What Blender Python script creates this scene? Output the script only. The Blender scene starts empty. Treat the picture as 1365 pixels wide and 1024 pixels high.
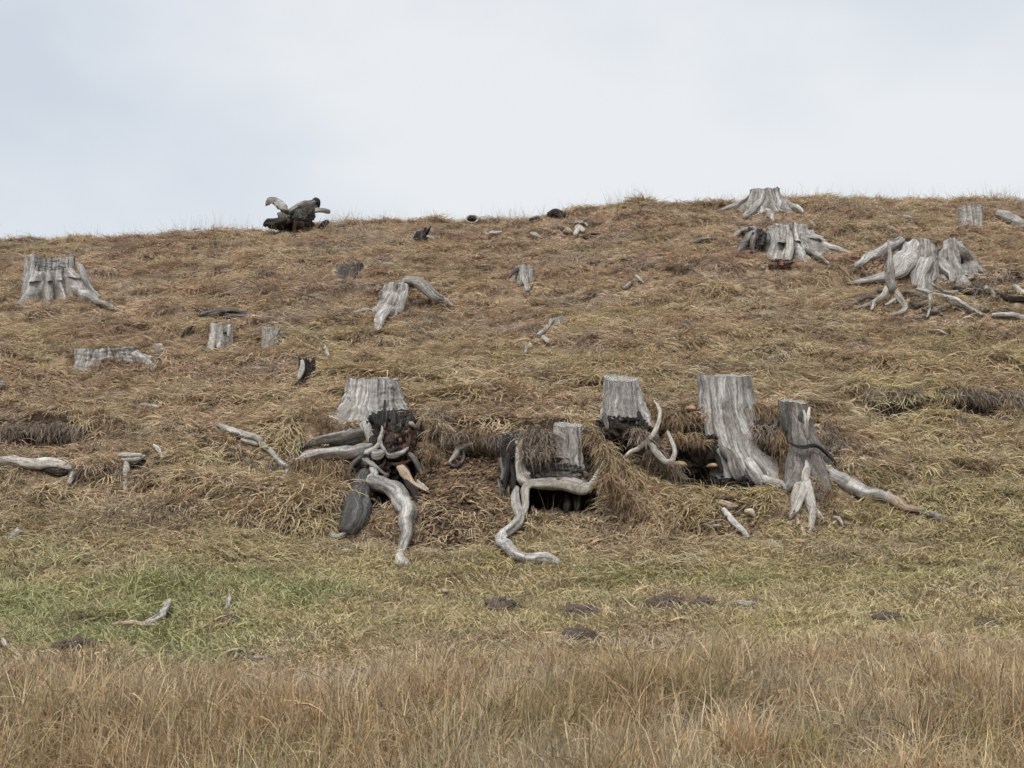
import bpy, bmesh, math, random
import numpy as np
from mathutils import Vector, noise as mnoise

random.seed(7)
RNG = np.random.default_rng(7)
PI = math.pi
C = bpy.context.scene.collection

# ------------------------------------------------------------------ camera
F = 1875.0                                   # focal length in photo pixels (1365 wide)
PITCH = math.atan(248 / F)
EYE = 1.6
cd = bpy.data.cameras.new('camera')
cam = bpy.data.objects.new('camera', cd)
C.objects.link(cam)
cam.location = (0, 0, EYE)
cam.rotation_euler = (PI / 2 + PITCH, 0, 0)
cd.sensor_width = 36.0
cd.lens = F / 1365 * 36
cd.clip_start = 0.1
cd.clip_end = 3000
bpy.context.scene.camera = cam

# ------------------------------------------------------------------ light
SUN_EL, SUN_AZ = math.radians(52), math.radians(200)      # azimuth clockwise from +Y (behind the camera)
w = bpy.data.worlds.new('World')
bpy.context.scene.world = w
w.use_nodes = True
nt = w.node_tree
nt.nodes.clear()
def N(nt, typ, **kw):
    n = nt.nodes.new(typ)
    for k, v in kw.items():
        setattr(n, k, v)
    return n
out = N(nt, 'ShaderNodeOutputWorld')
sky = N(nt, 'ShaderNodeTexSky', sky_type='NISHITA', sun_disc=False)
sky.sun_elevation = SUN_EL
sky.sun_rotation = SUN_AZ
sky.altitude = 1200
bg_sky = N(nt, 'ShaderNodeBackground')
bg_sky.inputs['Strength'].default_value = 0.05
nt.links.new(sky.outputs[0], bg_sky.inputs['Color'])
tc = N(nt, 'ShaderNodeTexCoord')
mp = N(nt, 'ShaderNodeMapping')
mp.inputs['Scale'].default_value = (1.0, 1.0, 1.7)
mp.inputs['Location'].default_value = (3.07, 1.2, 0.35)
nt.links.new(tc.outputs['Generated'], mp.inputs['Vector'])
cn = N(nt, 'ShaderNodeTexNoise')
cn.inputs['Scale'].default_value = 2.1
cn.inputs['Detail'].default_value = 5
cn.inputs['Roughness'].default_value = 0.5
nt.links.new(mp.outputs[0], cn.inputs['Vector'])
cr = N(nt, 'ShaderNodeValToRGB')
cr.color_ramp.elements[0].position = 0.38
cr.color_ramp.elements[0].color = (0.645, 0.705, 0.785, 1)
cr.color_ramp.elements[1].position = 0.60
cr.color_ramp.elements[1].color = (0.85, 0.875, 0.905, 1)
nt.links.new(cn.outputs['Fac'], cr.inputs['Fac'])
bg_cl = N(nt, 'ShaderNodeBackground')
bg_cl.inputs['Strength'].default_value = 0.41
nt.links.new(cr.outputs[0], bg_cl.inputs['Color'])
mx = N(nt, 'ShaderNodeMixShader')
mx.inputs[0].default_value = 0.95            # unbroken cloud cover
nt.links.new(bg_sky.outputs[0], mx.inputs[1])
nt.links.new(bg_cl.outputs[0], mx.inputs[2])
nt.links.new(mx.outputs[0], out.inputs['Surface'])

sl = bpy.data.lights.new('sun', 'SUN')
sl.energy = 1.5
sl.angle = math.radians(35)
sl.color = (1.0, 0.97, 0.93)
so = bpy.data.objects.new('sun', sl)
C.objects.link(so)
sd = Vector((math.sin(SUN_AZ) * math.cos(SUN_EL), math.cos(SUN_AZ) * math.cos(SUN_EL), math.sin(SUN_EL)))
so.rotation_euler = sd.to_track_quat('Z', 'Y').to_euler()
so.location = (0, 0, 30)

vs = bpy.context.scene.view_settings
vs.view_transform = 'Standard'
vs.look = 'None'
vs.gamma = 1
vs.exposure = 1.28
vs.use_curve_mapping = False
bpy.context.scene.cycles.max_bounces = 4
bpy.context.scene.cycles.diffuse_bounces = 3
bpy.context.scene.cycles.adaptive_threshold = 0.03

# ------------------------------------------------------------------ noise
def _h(ix, iy, s):
    n = (ix.astype(np.int64) * 374761393 + iy.astype(np.int64) * 668265263 + s * 974634777) & 0xFFFFFFFF
    n = ((n ^ (n >> 13)) * 1274126177) & 0xFFFFFFFF
    n = (n ^ (n >> 16)) & 0xFFFFFF
    return n / float(0xFFFFFF)
def vn(x, y, s=0):
    x = np.asarray(x, float); y = np.asarray(y, float)
    xi = np.floor(x); yi = np.floor(y)
    fx = x - xi; fy = y - yi
    fx = fx * fx * fx * (fx * (fx * 6 - 15) + 10); fy = fy * fy * fy * (fy * (fy * 6 - 15) + 10)
    a = _h(xi, yi, s); b = _h(xi + 1, yi, s); c = _h(xi, yi + 1, s); d = _h(xi + 1, yi + 1, s)
    return (a + (b - a) * fx) * (1 - fy) + (c + (d - c) * fx) * fy
def fbm(x, y, s=0, o=4, g=0.5):
    x = np.asarray(x, float); y = np.asarray(y, float)
    t = 0; a = 1; n = 0
    for i in range(o):
        t = t + a * (vn(x, y, s + i * 17) * 2 - 1); n += a
        a *= g; x = x * 2.03 + 5.1; y = y * 2.03 + 1.7
    return t / n
def sst(a, b, x):
    t = np.clip((x - a) / (b - a), 0, 1)
    return t * t * (3 - 2 * t)

# ------------------------------------------------------------------ terrain height
YS_A = [-4000, -60, -10, 0, 6, 8, 10, 11.5, 12.5, 14, 15, 16, 17, 19, 22, 25, 27, 28.2, 29.5, 32, 40, 70, 140, 4000]
ZS_A = [0, 0, -.1, 0, .1, .35, .76, 1.03, 1.25, 1.66, 2.1, 2.65, 3.2, 4.22, 5.6, 7.0, 7.95, 8.5, 8.78, 8.7, 7.0, 3, 0, 0]
YS_B = [-4000, -60, -10, 0, 6, 8, 10, 11.5, 12.5, 14, 15, 16.5, 17.2, 19, 22, 25, 27, 28.2, 29.5, 32, 40, 70, 140, 4000]
ZS_B = [0, 0, -.1, 0, .1, .35, .76, 1.03, 1.22, 1.52, 1.82, 3.22, 3.55, 4.3, 5.6, 7.0, 7.95, 8.5, 8.78, 8.7, 7.0, 3, 0, 0]
CREST_X = [-40, -16, -11, -8, -5, -2.6, -.9, .9, 2.5, 4.7, 6.2, 8.0, 10.5, 16, 40]
CREST_Z = [-1.5, -.8, -.42, -.33, -.12, .08, .02, .14, .42, .42, .58, .60, .55, .5, .0]

def saw(t, w, L):
    return np.clip(t / w + .5, 0, 1) - np.clip(t / L + .5, 0, 1)
def height(x, y):
    x = np.asarray(x, float); y = np.asarray(y, float)
    # smoothed profiles
    za = (np.interp(y - .35, YS_A, ZS_A) + np.interp(y, YS_A, ZS_A) * 2 + np.interp(y + .35, YS_A, ZS_A)) / 4
    zb = (np.interp(y - .15, YS_B, ZS_B) + np.interp(y, YS_B, ZS_B) * 2 + np.interp(y + .15, YS_B, ZS_B)) / 4
    m = sst(-3.6, -2.2, x) * (1 - sst(3.4, 5.0, x))
    z = za + (zb - za) * m
    wy = sst(16.5, 27.5, y) * (1 - sst(40, 90, y))
    z = z + np.interp(x, CREST_X, CREST_Z) * wy
    onhill = sst(13.5, 16, y) * (1 - sst(34, 60, y))
    near = sst(4, 7, y) * (1 - sst(45, 80, y)) * (1 - sst(18, 40, np.abs(x)))
    # big undulation, hummocks, terracettes
    z = z + fbm(x * .25, y * .35, 3, 3) * .12 * near
    z = z + fbm(x * 1.1, y * 1.5, 11, 3) * (.035 + .09 * onhill) * near
    z = z + fbm(x * 3.2, y * 3.6, 12, 2) * (.02 + .055 * onhill) * near
    yw = y + fbm(x * .45, y * .3, 21, 3) * 1.0
    ph = yw / .85
    tri = np.floor(ph); fr = ph - tri
    st = np.clip(fr / .22, 0, 1) - fr
    z = z + st * .19 * onhill * near * (.35 + .65 * sst(.35, .65, vn(x * .35 + tri * 7.7, tri * 3.1, 23)))
    # named terrace edges: (x0, x1, y, height)
    for x0, x1, ye, hh, sl_ in ((-2.3, 3.1, 16.25, .30, .0), (-6.6, -4.9, 16.9, .30, 0), (-7.2, -4.4, 15.75, .22, 0.02),
                            (4.2, 7.4, 17.75, .32, 0.02), (5.0, 8.3, 22.75, .30, 0), (-3.6, -2.2, 16.35, .25, 0)):
        k = sst(x0 - .35, x0 + .2, x) * (1 - sst(x1 - .2, x1 + .35, x))
        yy = y - ye - (fbm(x * 1.3, x * 0 + ye, 31, 3) * .22) - sl_ * (x - x0)
        z = z + saw(yy, .12, 1.7) * hh * k
    # hollows washed out below the stumps (x0, x1, y0, y1, floor)
    for x0, x1, y0, y1, zf, s in CAVES:
        jx = fbm(y * 4, x * 4, 41, 2) * .06
        k = sst(x0 - .05, x0 + .05, x + jx) * (1 - sst(x1 - .05, x1 + .05, x + jx)) * sst(y0 - .12, y0 + .12, y) * (1 - sst(y1 - .04, y1 + .04, y + jx))
        z = np.where(k > 0, z + k * np.minimum(0, zf + s * (y - y0) - z), z)
    return z
CAVES = [(-1.60, -1.10, 15.42, 16.35, 2.12, .12), (0.10, 0.98, 15.35, 16.35, 2.16, .10), (1.72, 3.05, 15.75, 16.55, 2.42, .10),
         (-.72, -.12, 16.2, 16.55, 2.75, .1), (1.0, 1.5, 16.85, 17.15, 3.25, 0.1),
         (-5.9, -5.15, 16.62, 16.98, 3.0, .1), (5.55, 6.2, 17.5, 17.82, 3.46, .1), (7.35, 8.4, 22.55, 22.87, 5.83, .1), (-4.0, -3.5, 16.85, 17.1, 3.1, .1), (4.6, 5.2, 17.45, 17.75, 3.44, .1)]

def geom_axis(lo, hi, step, far, n):
    k = np.arange(int(round((hi - lo) / step)) + 1) * step + lo
    g = np.geomspace(step * 3, far, n)
    return np.concatenate([(lo - g)[::-1], k, hi + g])
AX = geom_axis(-12.5, 12.5, .05, 900, 26)
AY = geom_axis(5.0, 31.0, .05, 900, 26)
GX, GY = np.meshgrid(AX, AY)
GZ = height(GX, GY)
def H(x, y):
    x = np.asarray(x, float); y = np.asarray(y, float)
    i = np.clip(np.searchsorted(AX, x) - 1, 0, len(AX) - 2); j = np.clip(np.searchsorted(AY, y) - 1, 0, len(AY) - 2)
    fx = (x - AX[i]) / (AX[i + 1] - AX[i]); fy = (y - AY[j]) / (AY[j + 1] - AY[j])
    return (GZ[j, i] * (1 - fx) + GZ[j, i + 1] * fx) * (1 - fy) + (GZ[j + 1, i] * (1 - fx) + GZ[j + 1, i + 1] * fx) * fy
cp, sp = math.cos(PITCH), math.sin(PITCH)
def ray(u, v):
    a = (u - 682.5) / F; b = (512 - v) / F
    dy = cp - sp * b
    return a / dy, (sp + cp * b) / dy
def P(u, v, y):
    a, b = ray(u, v)
    return np.array((a * y, y, EYE + b * y))
_ys = np.arange(6.5, 31.0, .01)
def G(u, v, lift=0.0):
    """the ground point seen at a photograph pixel"""
    a, b = ray(u, v)
    d = H(a * _ys, _ys) + lift - (EYE + b * _ys)
    hit = np.nonzero(d > 0)[0]
    k = hit[0] if len(hit) else int(np.argmax(d))
    y = _ys[k]
    return np.array((a * y, y, float(H(a * y, y)) + lift))

# grass cover grid (1 = full): things stamp themselves clear
COV = np.ones((int(26 / .05) + 1, int(25 / .05) + 1))
def stamp(x, y, r, val=0.0):
    i0, i1 = int((x - r + 12.5) / .05), int((x + r + 12.5) / .05) + 1
    j0, j1 = int((y - r - 5) / .05), int((y + r - 5) / .05) + 1
    i0 = max(i0, 0); j0 = max(j0, 0); i1 = min(i1, COV.shape[1] - 1); j1 = min(j1, COV.shape[0] - 1)
    if i1 < i0 or j1 < j0:
        return
    X, Y = np.meshgrid(np.arange(i0, i1 + 1) * .05 - 12.5, np.arange(j0, j1 + 1) * .05 + 5)
    m = (X - x) ** 2 + (Y - y) ** 2 < r * r
    s = COV[j0:j1 + 1, i0:i1 + 1]
    s[m] = np.minimum(s[m], val)

# ------------------------------------------------------------------ materials
def new_mat(name):
    m = bpy.data.materials.new(name)
    m.use_nodes = True
    t = m.node_tree
    b = t.nodes['Principled BSDF']
    b.inputs['Roughness'].default_value = .9
    b.inputs['Specular IOR Level'].default_value = .15
    return m, t, b
def ramp(t, stops):
    r = N(t, 'ShaderNodeValToRGB')
    e = r.color_ramp.elements
    while len(e) < len(stops):
        e.new(.5)
    for i, (p, c) in enumerate(stops):
        e[i].position = p
        e[i].color = (*c, 1)
    return r
def wood(name, crack, mid, light, spot, spot_amt=.5, bump=.6, fib=46):
    m, t, b = new_mat(name)
    L = t.links.new
    uv = N(t, 'ShaderNodeUVMap', uv_map='UVMap')
    oi = N(t, 'ShaderNodeObjectInfo')
    add = N(t, 'ShaderNodeVectorMath', operation='ADD')
    mul = N(t, 'ShaderNodeVectorMath', operation='SCALE')
    mul.inputs['Scale'].default_value = 37.0
    L(oi.outputs['Random'], mul.inputs[0])
    L(uv.outputs[0], add.inputs[0]); L(mul.outputs[0], add.inputs[1])
    # bend the grain a little
    wn = N(t, 'ShaderNodeTexNoise'); wn.inputs['Scale'].default_value = 3.5; wn.inputs['Detail'].default_value = 2
    L(add.outputs[0], wn.inputs['Vector'])
    ws = N(t, 'ShaderNodeVectorMath', operation='SCALE'); ws.inputs['Scale'].default_value = .15
    L(wn.outputs['Color'], ws.inputs[0])
    ad2 = N(t, 'ShaderNodeVectorMath', operation='ADD')
    L(add.outputs[0], ad2.inputs[0]); L(ws.outputs[0], ad2.inputs[1])
    def streak(su, sv, det, rough):
        mp = N(t, 'ShaderNodeMapping'); mp.inputs['Scale'].default_value = (su, sv, 1)
        L(ad2.outputs[0], mp.inputs['Vector'])
        n = N(t, 'ShaderNodeTexNoise'); n.inputs['Scale'].default_value = 1; n.inputs['Detail'].default_value = det
        n.inputs['Roughness'].default_value = rough
        L(mp.outputs[0], n.inputs['Vector'])
        return n
    a = streak(fib * .45, 1.3, 5, .65)
    f = streak(fib * 2.2, 3.0, 3, .6)
    mixf = N(t, 'ShaderNodeMix', data_type='FLOAT'); mixf.inputs['Factor'].default_value = .38
    L(a.outputs['Fac'], mixf.inputs['A']); L(f.outputs['Fac'], mixf.inputs['B'])
    cr = ramp(t, [(.33, crack), (.42, tuple(.5 * x + .5 * y for x, y in zip(crack, mid))), (.51, mid), (.66, light)])
    L(mixf.outputs['Result'], cr.inputs['Fac'])
    # weather patches
    p = N(t, 'ShaderNodeTexNoise'); p.inputs['Scale'].default_value = 4.5; p.inputs['Detail'].default_value = 6
    p.inputs['Roughness'].default_value = .65
    pmp = N(t, 'ShaderNodeMapping'); pmp.inputs['Scale'].default_value = (1.3, .5, 1)
    L(ad2.outputs[0], pmp.inputs['Vector']); L(pmp.outputs[0], p.inputs['Vector'])
    pr = ramp(t, [(.45, (0, 0, 0)), (.60, (1, 1, 1))])
    L(p.outputs['Fac'], pr.inputs['Fac'])
    pm = N(t, 'ShaderNodeMath', operation='MULTIPLY'); pm.inputs[1].default_value = spot_amt
    L(pr.outputs[0], pm.inputs[0])
    mc = N(t, 'ShaderNodeMix', data_type='RGBA')
    L(pm.outputs[0], mc.inputs['Factor']); L(cr.outputs[0], mc.inputs['A']); mc.inputs['B'].default_value = (*spot, 1)
    # whole-object tone
    hv = N(t, 'ShaderNodeHueSaturation')
    mr = N(t, 'ShaderNodeMapRange'); mr.inputs['To Min'].default_value = .82; mr.inputs['To Max'].default_value = 1.12
    L(oi.outputs['Random'], mr.inputs['Value']); L(mr.outputs[0], hv.inputs['Value'])
    sn = N(t, 'ShaderNodeTexNoise'); sn.inputs['Scale'].default_value = 26; sn.inputs['Detail'].default_value = 6; sn.inputs['Roughness'].default_value = .7
    L(add.outputs[0], sn.inputs['Vector'])
    sr = ramp(t, [(.34, (.45, .43, .41)), (.5, (.95, .95, .95)), (.7, (1.15, 1.15, 1.14))])
    L(sn.outputs['Fac'], sr.inputs['Fac'])
    sm = N(t, 'ShaderNodeMix', data_type='RGBA', blend_type='MULTIPLY'); sm.inputs['Factor'].default_value = .8
    L(mc.outputs['Result'], sm.inputs['A']); L(sr.outputs[0], sm.inputs['B'])
    L(sm.outputs['Result'], hv.inputs['Color'])
    L(hv.outputs[0], b.inputs['Base Color'])
    bp = N(t, 'ShaderNodeBump'); bp.inputs['Strength'].default_value = bump; bp.inputs['Distance'].default_value = .02
    L(mixf.outputs['Result'], bp.inputs['Height']); L(bp.outputs[0], b.inputs['Normal'])
    return m
M = {}
M['wood'] = wood('weathered_wood', (.045, .042, .04), (.345, .33, .31), (.68, .66, .63), (.165, .142, .12), .5)
M['wood_dark'] = wood('grey_brown_wood', (.027, .024, .022), (.145, .133, .122), (.34, .32, .30), (.07, .055, .045), .6)
M['pale'] = wood('bleached_root_wood', (.09, .078, .066), (.42, .395, .36), (.70, .67, .62), (.22, .175, .135), .55, .5, 60)
M['slate'] = wood('dark_grey_wood', (.02, .02, .021), (.085, .082, .08), (.20, .195, .19), (.05, .043, .037), .6, .8, 50)
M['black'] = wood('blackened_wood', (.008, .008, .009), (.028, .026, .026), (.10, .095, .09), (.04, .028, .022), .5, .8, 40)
M['rot'] = wood('rotten_wood', (.018, .012, .010), (.115, .075, .06), (.30, .22, .18), (.10, .055, .04), .5, .9, 34)
M['tan'] = wood('broken_wood', (.10, .075, .05), (.36, .29, .22), (.58, .51, .42), (.28, .17, .10), .45, .5, 50)

def plain(name, stops, scale=20, det=5, bump=.5, dist=.01, rough=.95):
    m, t, b = new_mat(name)
    L = t.links.new
    tc = N(t, 'ShaderNodeTexCoord')
    n = N(t, 'ShaderNodeTexNoise'); n.inputs['Scale'].default_value = scale; n.inputs['Detail'].default_value = det
    n.inputs['Roughness'].default_value = .7
    L(tc.outputs['Object'], n.inputs['Vector'])
    r = ramp(t, stops); L(n.outputs['Fac'], r.inputs['Fac']); L(r.outputs[0], b.inputs['Base Color'])
    bp = N(t, 'ShaderNodeBump'); bp.inputs['Strength'].default_value = bump; bp.inputs['Distance'].default_value = dist
    L(n.outputs['Fac'], bp.inputs['Height']); L(bp.outputs[0], b.inputs['Normal'])
    b.inputs['Roughness'].default_value = rough
    return m
M['soil'] = plain('peaty_soil', [(.3, (.012, .009, .007)), (.55, (.04, .03, .023)), (.75, (.085, .066, .05))], 14, 8, 1, .03)
M['mole'] = plain('molehill_earth', [(.3, (.05, .038, .032)), (.52, (.12, .092, .076)), (.75, (.21, .17, .14))], 22, 8, 1, .03)
M['fungus'] = plain('bracket_fungus', [(.3, (.24, .155, .09)), (.6, (.40, .29, .19))], 12, 4, .3)
M['fungus_red'] = plain('orange_bracket_fungus', [(.3, (.24, .135, .08)), (.6, (.36, .23, .15))], 12, 4, .3)
M['stone'] = plain('pale_stone', [(.3, (.33, .31, .28)), (.7, (.62, .60, .56))], 9, 5, .4)
M['tanstone'] = plain('tan_stone', [(.3, (.28, .22, .15)), (.7, (.46, .38, .28))], 9, 5, .4)
def endgrain():
    m, t, b = new_mat('sawn_end_grain')
    L = t.links.new
    uv = N(t, 'ShaderNodeUVMap', uv_map='UVMap')
    wv = N(t, 'ShaderNodeTexWave', wave_type='RINGS', rings_direction='Z')
    wv.inputs['Scale'].default_value = 14; wv.inputs['Distortion'].default_value = 2.2; wv.inputs['Detail'].default_value = 3
    L(uv.outputs[0], wv.inputs['Vector'])
    n = N(t, 'ShaderNodeTexNoise'); n.inputs['Scale'].default_value = 9; n.inputs['Detail'].default_value = 6
    L(uv.outputs[0], n.inputs['Vector'])
    mf = N(t, 'ShaderNodeMix', data_type='FLOAT'); mf.inputs['Factor'].default_value = .65
    L(wv.outputs['Fac'], mf.inputs['A']); L(n.outputs['Fac'], mf.inputs['B'])
    r = ramp(t, [(.25, (.06, .055, .05)), (.5, (.24, .225, .205)), (.75, (.46, .44, .41))])
    L(mf.outputs['Result'], r.inputs['Fac']); L(r.outputs[0], b.inputs['Base Color'])
    bp = N(t, 'ShaderNodeBump'); bp.inputs['Distance'].default_value = .01
    L(mf.outputs['Result'], bp.inputs['Height']); L(bp.outputs[0], b.inputs['Normal'])
    return m
M['end'] = endgrain()

def ground_mat():
    m, t, b = new_mat('pasture_ground')
    L = t.links.new
    geo = N(t, 'ShaderNodeNewGeometry')
    n = N(t, 'ShaderNodeTexNoise'); n.inputs['Scale'].default_value = 7; n.inputs['Detail'].default_value = 8; n.inputs['Roughness'].default_value = .7
    L(geo.outputs['Position'], n.inputs['Vector'])
    r = ramp(t, [(.32, (.11, .08, .055)), (.5, (.24, .175, .115)), (.68, (.36, .27, .175))])
    L(n.outputs['Fac'], r.inputs['Fac'])
    n2 = N(t, 'ShaderNodeTexNoise'); n2.inputs['Scale'].default_value = 13; n2.inputs['Detail'].default_value = 9; n2.inputs['Roughness'].default_value = .75
    L(geo.outputs['Position'], n2.inputs['Vector'])
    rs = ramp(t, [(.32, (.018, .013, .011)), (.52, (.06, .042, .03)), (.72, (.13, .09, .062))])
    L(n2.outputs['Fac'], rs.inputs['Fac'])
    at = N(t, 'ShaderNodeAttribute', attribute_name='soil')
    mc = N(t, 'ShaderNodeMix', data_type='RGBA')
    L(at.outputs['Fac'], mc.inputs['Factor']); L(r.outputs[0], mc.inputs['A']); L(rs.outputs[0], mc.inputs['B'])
    ag = N(t, 'ShaderNodeAttribute', attribute_name='green')
    mg = N(t, 'ShaderNodeMix', data_type='RGBA')
    mg.inputs['B'].default_value = (.10, .115, .042, 1)
    L(ag.outputs['Fac'], mg.inputs['Factor']); L(mc.outputs['Result'], mg.inputs['A'])
    L(mg.outputs['Result'], b.inputs['Base Color'])
    bp = N(t, 'ShaderNodeBump'); bp.inputs['Strength'].default_value = .8; bp.inputs['Distance'].default_value = .04
    L(n2.outputs['Fac'], bp.inputs['Height']); L(bp.outputs[0], b.inputs['Normal'])
    return m
M['ground'] = ground_mat()

def grass_mat():
    m, t, b = new_mat('dead_grass')
    L = t.links.new
    ti = N(t, 'ShaderNodeAttribute', attribute_name='tint', attribute_type='INSTANCER')
    bl = N(t, 'ShaderNodeAttribute', attribute_name='blade')
    mu = N(t, 'ShaderNodeMix', data_type='RGBA', blend_type='MULTIPLY')
    mu.inputs['Factor'].default_value = 1
    L(ti.outputs['Color'], mu.inputs['A']); L(bl.outputs['Color'], mu.inputs['B'])
    L(mu.outputs['Result'], b.inputs['Base Color'])
    b.inputs['Roughness'].default_value = .75
    b.inputs['Specular IOR Level'].default_value = .2
    tr = N(t, 'ShaderNodeBsdfTranslucent')
    L(mu.outputs['Result'], tr.inputs['Color'])
    ms = N(t, 'ShaderNodeMixShader'); ms.inputs[0].default_value = .25
    o = t.nodes['Material Output']
    L(b.outputs[0], ms.inputs[1]); L(tr.outputs[0], ms.inputs[2]); L(ms.outputs[0], o.inputs['Surface'])
    return m
M['grass'] = grass_mat()

# ------------------------------------------------------------------ mesh building
class Geo:
    def __init__(s):
        s.v = []; s.f = []; s.uv = []; s.n = 0
    def add(s, v, f, uv=None):
        v = np.asarray(v, float)
        s.v.append(v); s.f += [tuple(int(i) + s.n for i in q) for q in f]
        s.uv.append(np.asarray(uv, float) if uv is not None else v[:, :2] * 1.0)
        s.n += len(v)
        return s
    def build(s, name, mat, parent=None, smooth=True, origin=None):
        v = np.concatenate(s.v); uv = np.concatenate(s.uv)
        if parent is not None:
            o0 = np.array(parent.location)
        elif origin is not None:
            o0 = np.array(origin)
        else:
            o0 = np.array((v[:, 0].mean(), v[:, 1].mean(), v[:, 2].min()))
        me = bpy.data.meshes.new(name)
        me.from_pydata((v - o0).tolist(), [], s.f)
        li = np.empty(len(me.loops), np.int32); me.loops.foreach_get('vertex_index', li)
        ul = me.uv_layers.new(name='UVMap')
        ul.data.foreach_set('uv', uv[li].astype(np.float32).ravel())
        if smooth:
            me.polygons.foreach_set('use_smooth', np.ones(len(me.polygons), bool))
        me.materials.append(mat)
        me.update()
        o = bpy.data.objects.new(name, me)
        C.objects.link(o)
        if parent is not None:
            o.parent = parent
        else:
            o.location = o0
        return o
def tag(o, label, cat, group=None, kind=None):
    o['label'] = label; o['category'] = cat
    if group: o['group'] = group
    if kind: o['kind'] = kind
    return o
def thing(name, label, cat, loc, group=None):
    o = bpy.data.objects.new(name, None)
    o.empty_display_size = .2
    C.objects.link(o)
    o.location = tuple(float(x) for x in loc)
    return tag(o, label, cat, group)

def grid_faces(nu, nv, close_v=False):
    f = []
    for i in range(nu - 1):
        for j in range(nv - (0 if close_v else 1)):
            j2 = (j + 1) % nv
            f.append((i * nv + j, i * nv + j2, (i + 1) * nv + j2, (i + 1) * nv + j))
    return f

def sweep(geo, pts, radii, seg=18, flat=1.0, rough=.22, seed=0, sub=7, tip=True, twist=.6, knots=True):
    """a knotty tapering limb along a smooth path; pts (n,3), radii (n)"""
    pts = np.asarray(pts, float); radii = np.asarray(radii, float)
    n = len(pts)
    ext = np.vstack([2 * pts[0] - pts[1], pts, 2 * pts[-1] - pts[-2]])
    er = np.concatenate([[radii[0]], radii, [radii[-1]]])
    pp = []; rr = []
    for i in range(n - 1):
        p0, p1, p2, p3 = ext[i:i + 4]
        r0, r1, r2, r3 = er[i:i + 4]
        for k in range(sub + (1 if i == n - 2 else 0)):
            s = k / sub
            a = lambda q0, q1, q2, q3: .5 * (2 * q1 + (q2 - q0) * s + (2 * q0 - 5 * q1 + 4 * q2 - q3) * s * s + (3 * q1 - q0 - 3 * q2 + q3) * s ** 3)
            pp.append(a(p0, p1, p2, p3)); rr.append(r1 + (r2 - r1) * s)
    pp = np.array(pp); rr = np.array(rr)
    L = np.concatenate([[0], np.cumsum(np.linalg.norm(np.diff(pp, axis=0), axis=1))])
    # wobble
    rm = float(rr.mean())
    for c in range(3):
        pp[:, c] += (vn(L / (rm * 5 + .03), L * 0 + c * 9.1, seed) - .5) * rr * .7 + (vn(L / (rm * 1.9 + .01), L * 0 + c * 5.3, seed + 2) - .5) * rr * .4
    T = np.gradient(pp, axis=0); T /= np.linalg.norm(T, axis=1)[:, None] + 1e-9
    up = np.array((0, 0, 1.0)) if abs(T[0, 2]) < .85 else np.array((0, -1.0, 0))
    nrm = up - T[0] * np.dot(up, T[0]); nrm /= np.linalg.norm(nrm)
    fr = []
    for i in range(len(pp)):
        nrm = nrm - T[i] * np.dot(nrm, T[i]); nrm /= np.linalg.norm(nrm) + 1e-9
        fr.append((nrm.copy(), np.cross(T[i], nrm)))
    th = np.linspace(0, 2 * PI, seg + 1)
    V = []; UV = []
    for i in range(len(pp)):
        a, b = fr[i]
        tw = th + twist * L[i]
        k = 1 + rough * 1.3 * ((vn(np.cos(tw) * 1.5 + 3, np.sin(tw) * 1.5 + L[i] / (rm * 7 + .02), seed + 5) - .5) * 2)
        gv = vn(np.cos(tw) * 4.2 + 9, np.sin(tw) * 4.2 + L[i] / (rm * 18 + .02), seed + 6)
        k = k * (1 - rough * 1.5 * np.clip(.42 - gv, 0, 1) * 2) * (1 + rough * .7 * (vn(np.cos(tw) * 7, np.sin(tw) * 7 + L[i] / (rm * 12), seed + 7) - .5))
        k = k * (1 + .30 * (float(vn(L[i] / (rm * 5 + .02), 4.4, seed + 9)) - .5) + .16 * (float(vn(L[i] / (rm * 1.7 + .01), 6.4, seed + 10)) - .5))
        if knots:
            k = k * (1 + .22 * max(0, float(vn(L[i] / (rr.mean() * 4 + .02), 0.3, seed + 8)) - .6) * 2.2)
        r = rr[i] * k
        V.append(pp[i] + np.outer(np.cos(th) * r * flat, a) + np.outer(np.sin(th) * r, b))
        UV.append(np.stack([th * rr.mean() + 0 * th, np.full_like(th, L[i])], 1))
    nv = seg + 1
    V = np.concatenate(V); UV = np.concatenate(UV)
    f = grid_faces(len(pp), nv)
    e = len(V)
    caps = np.array([pp[0] - T[0] * rr[0] * .5, pp[-1] + T[-1] * rr[-1] * (1.5 if tip else .2)])
    V = np.vstack([V, caps]); UV = np.vstack([UV, [[0, 0], [0, L[-1]]]])
    for j in range(seg):
        f.append((e, j + 1, j)); b0 = (len(pp) - 1) * nv
        f.append((e + 1, b0 + j, b0 + j + 1))
    return geo.add(V, f, UV)

def pts_of(spec, lift_k=.5):
    """(u, v, width_px[, y]) -> points and radii; without y the point lies on the ground under that pixel"""
    pts = []; rad = []
    for s in spec:
        if len(s) == 4 and s[3] is not None:
            g = G(s[0], s[1])
            yy = min(s[3], g[1] - .7 * s[2] / 2 * s[3] / F)      # stay in front of the bank
            p = P(s[0], s[1], yy)
            r = s[2] / 2 * yy / F
            if g[1] - yy < 1.2:
                stamp(g[0], g[1], r + .07, .12)
                g = G(s[0], s[1] + 9)
                stamp(g[0], g[1], r + .05, .3)
        else:
            g = G(s[0], s[1] + s[2] * .25)
            r = s[2] / 2 * g[1] / F
            p = G(s[0], s[1], r * lift_k + .05)
            stamp(g[0], g[1], r + .06, .12)
            g = G(s[0], s[1] + 9)
            stamp(g[0], g[1], r + .05, .3)
        pts.append(p); rad.append(max(r, .004))
    return np.array(pts), np.array(rad)
_seed = [100]
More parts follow.
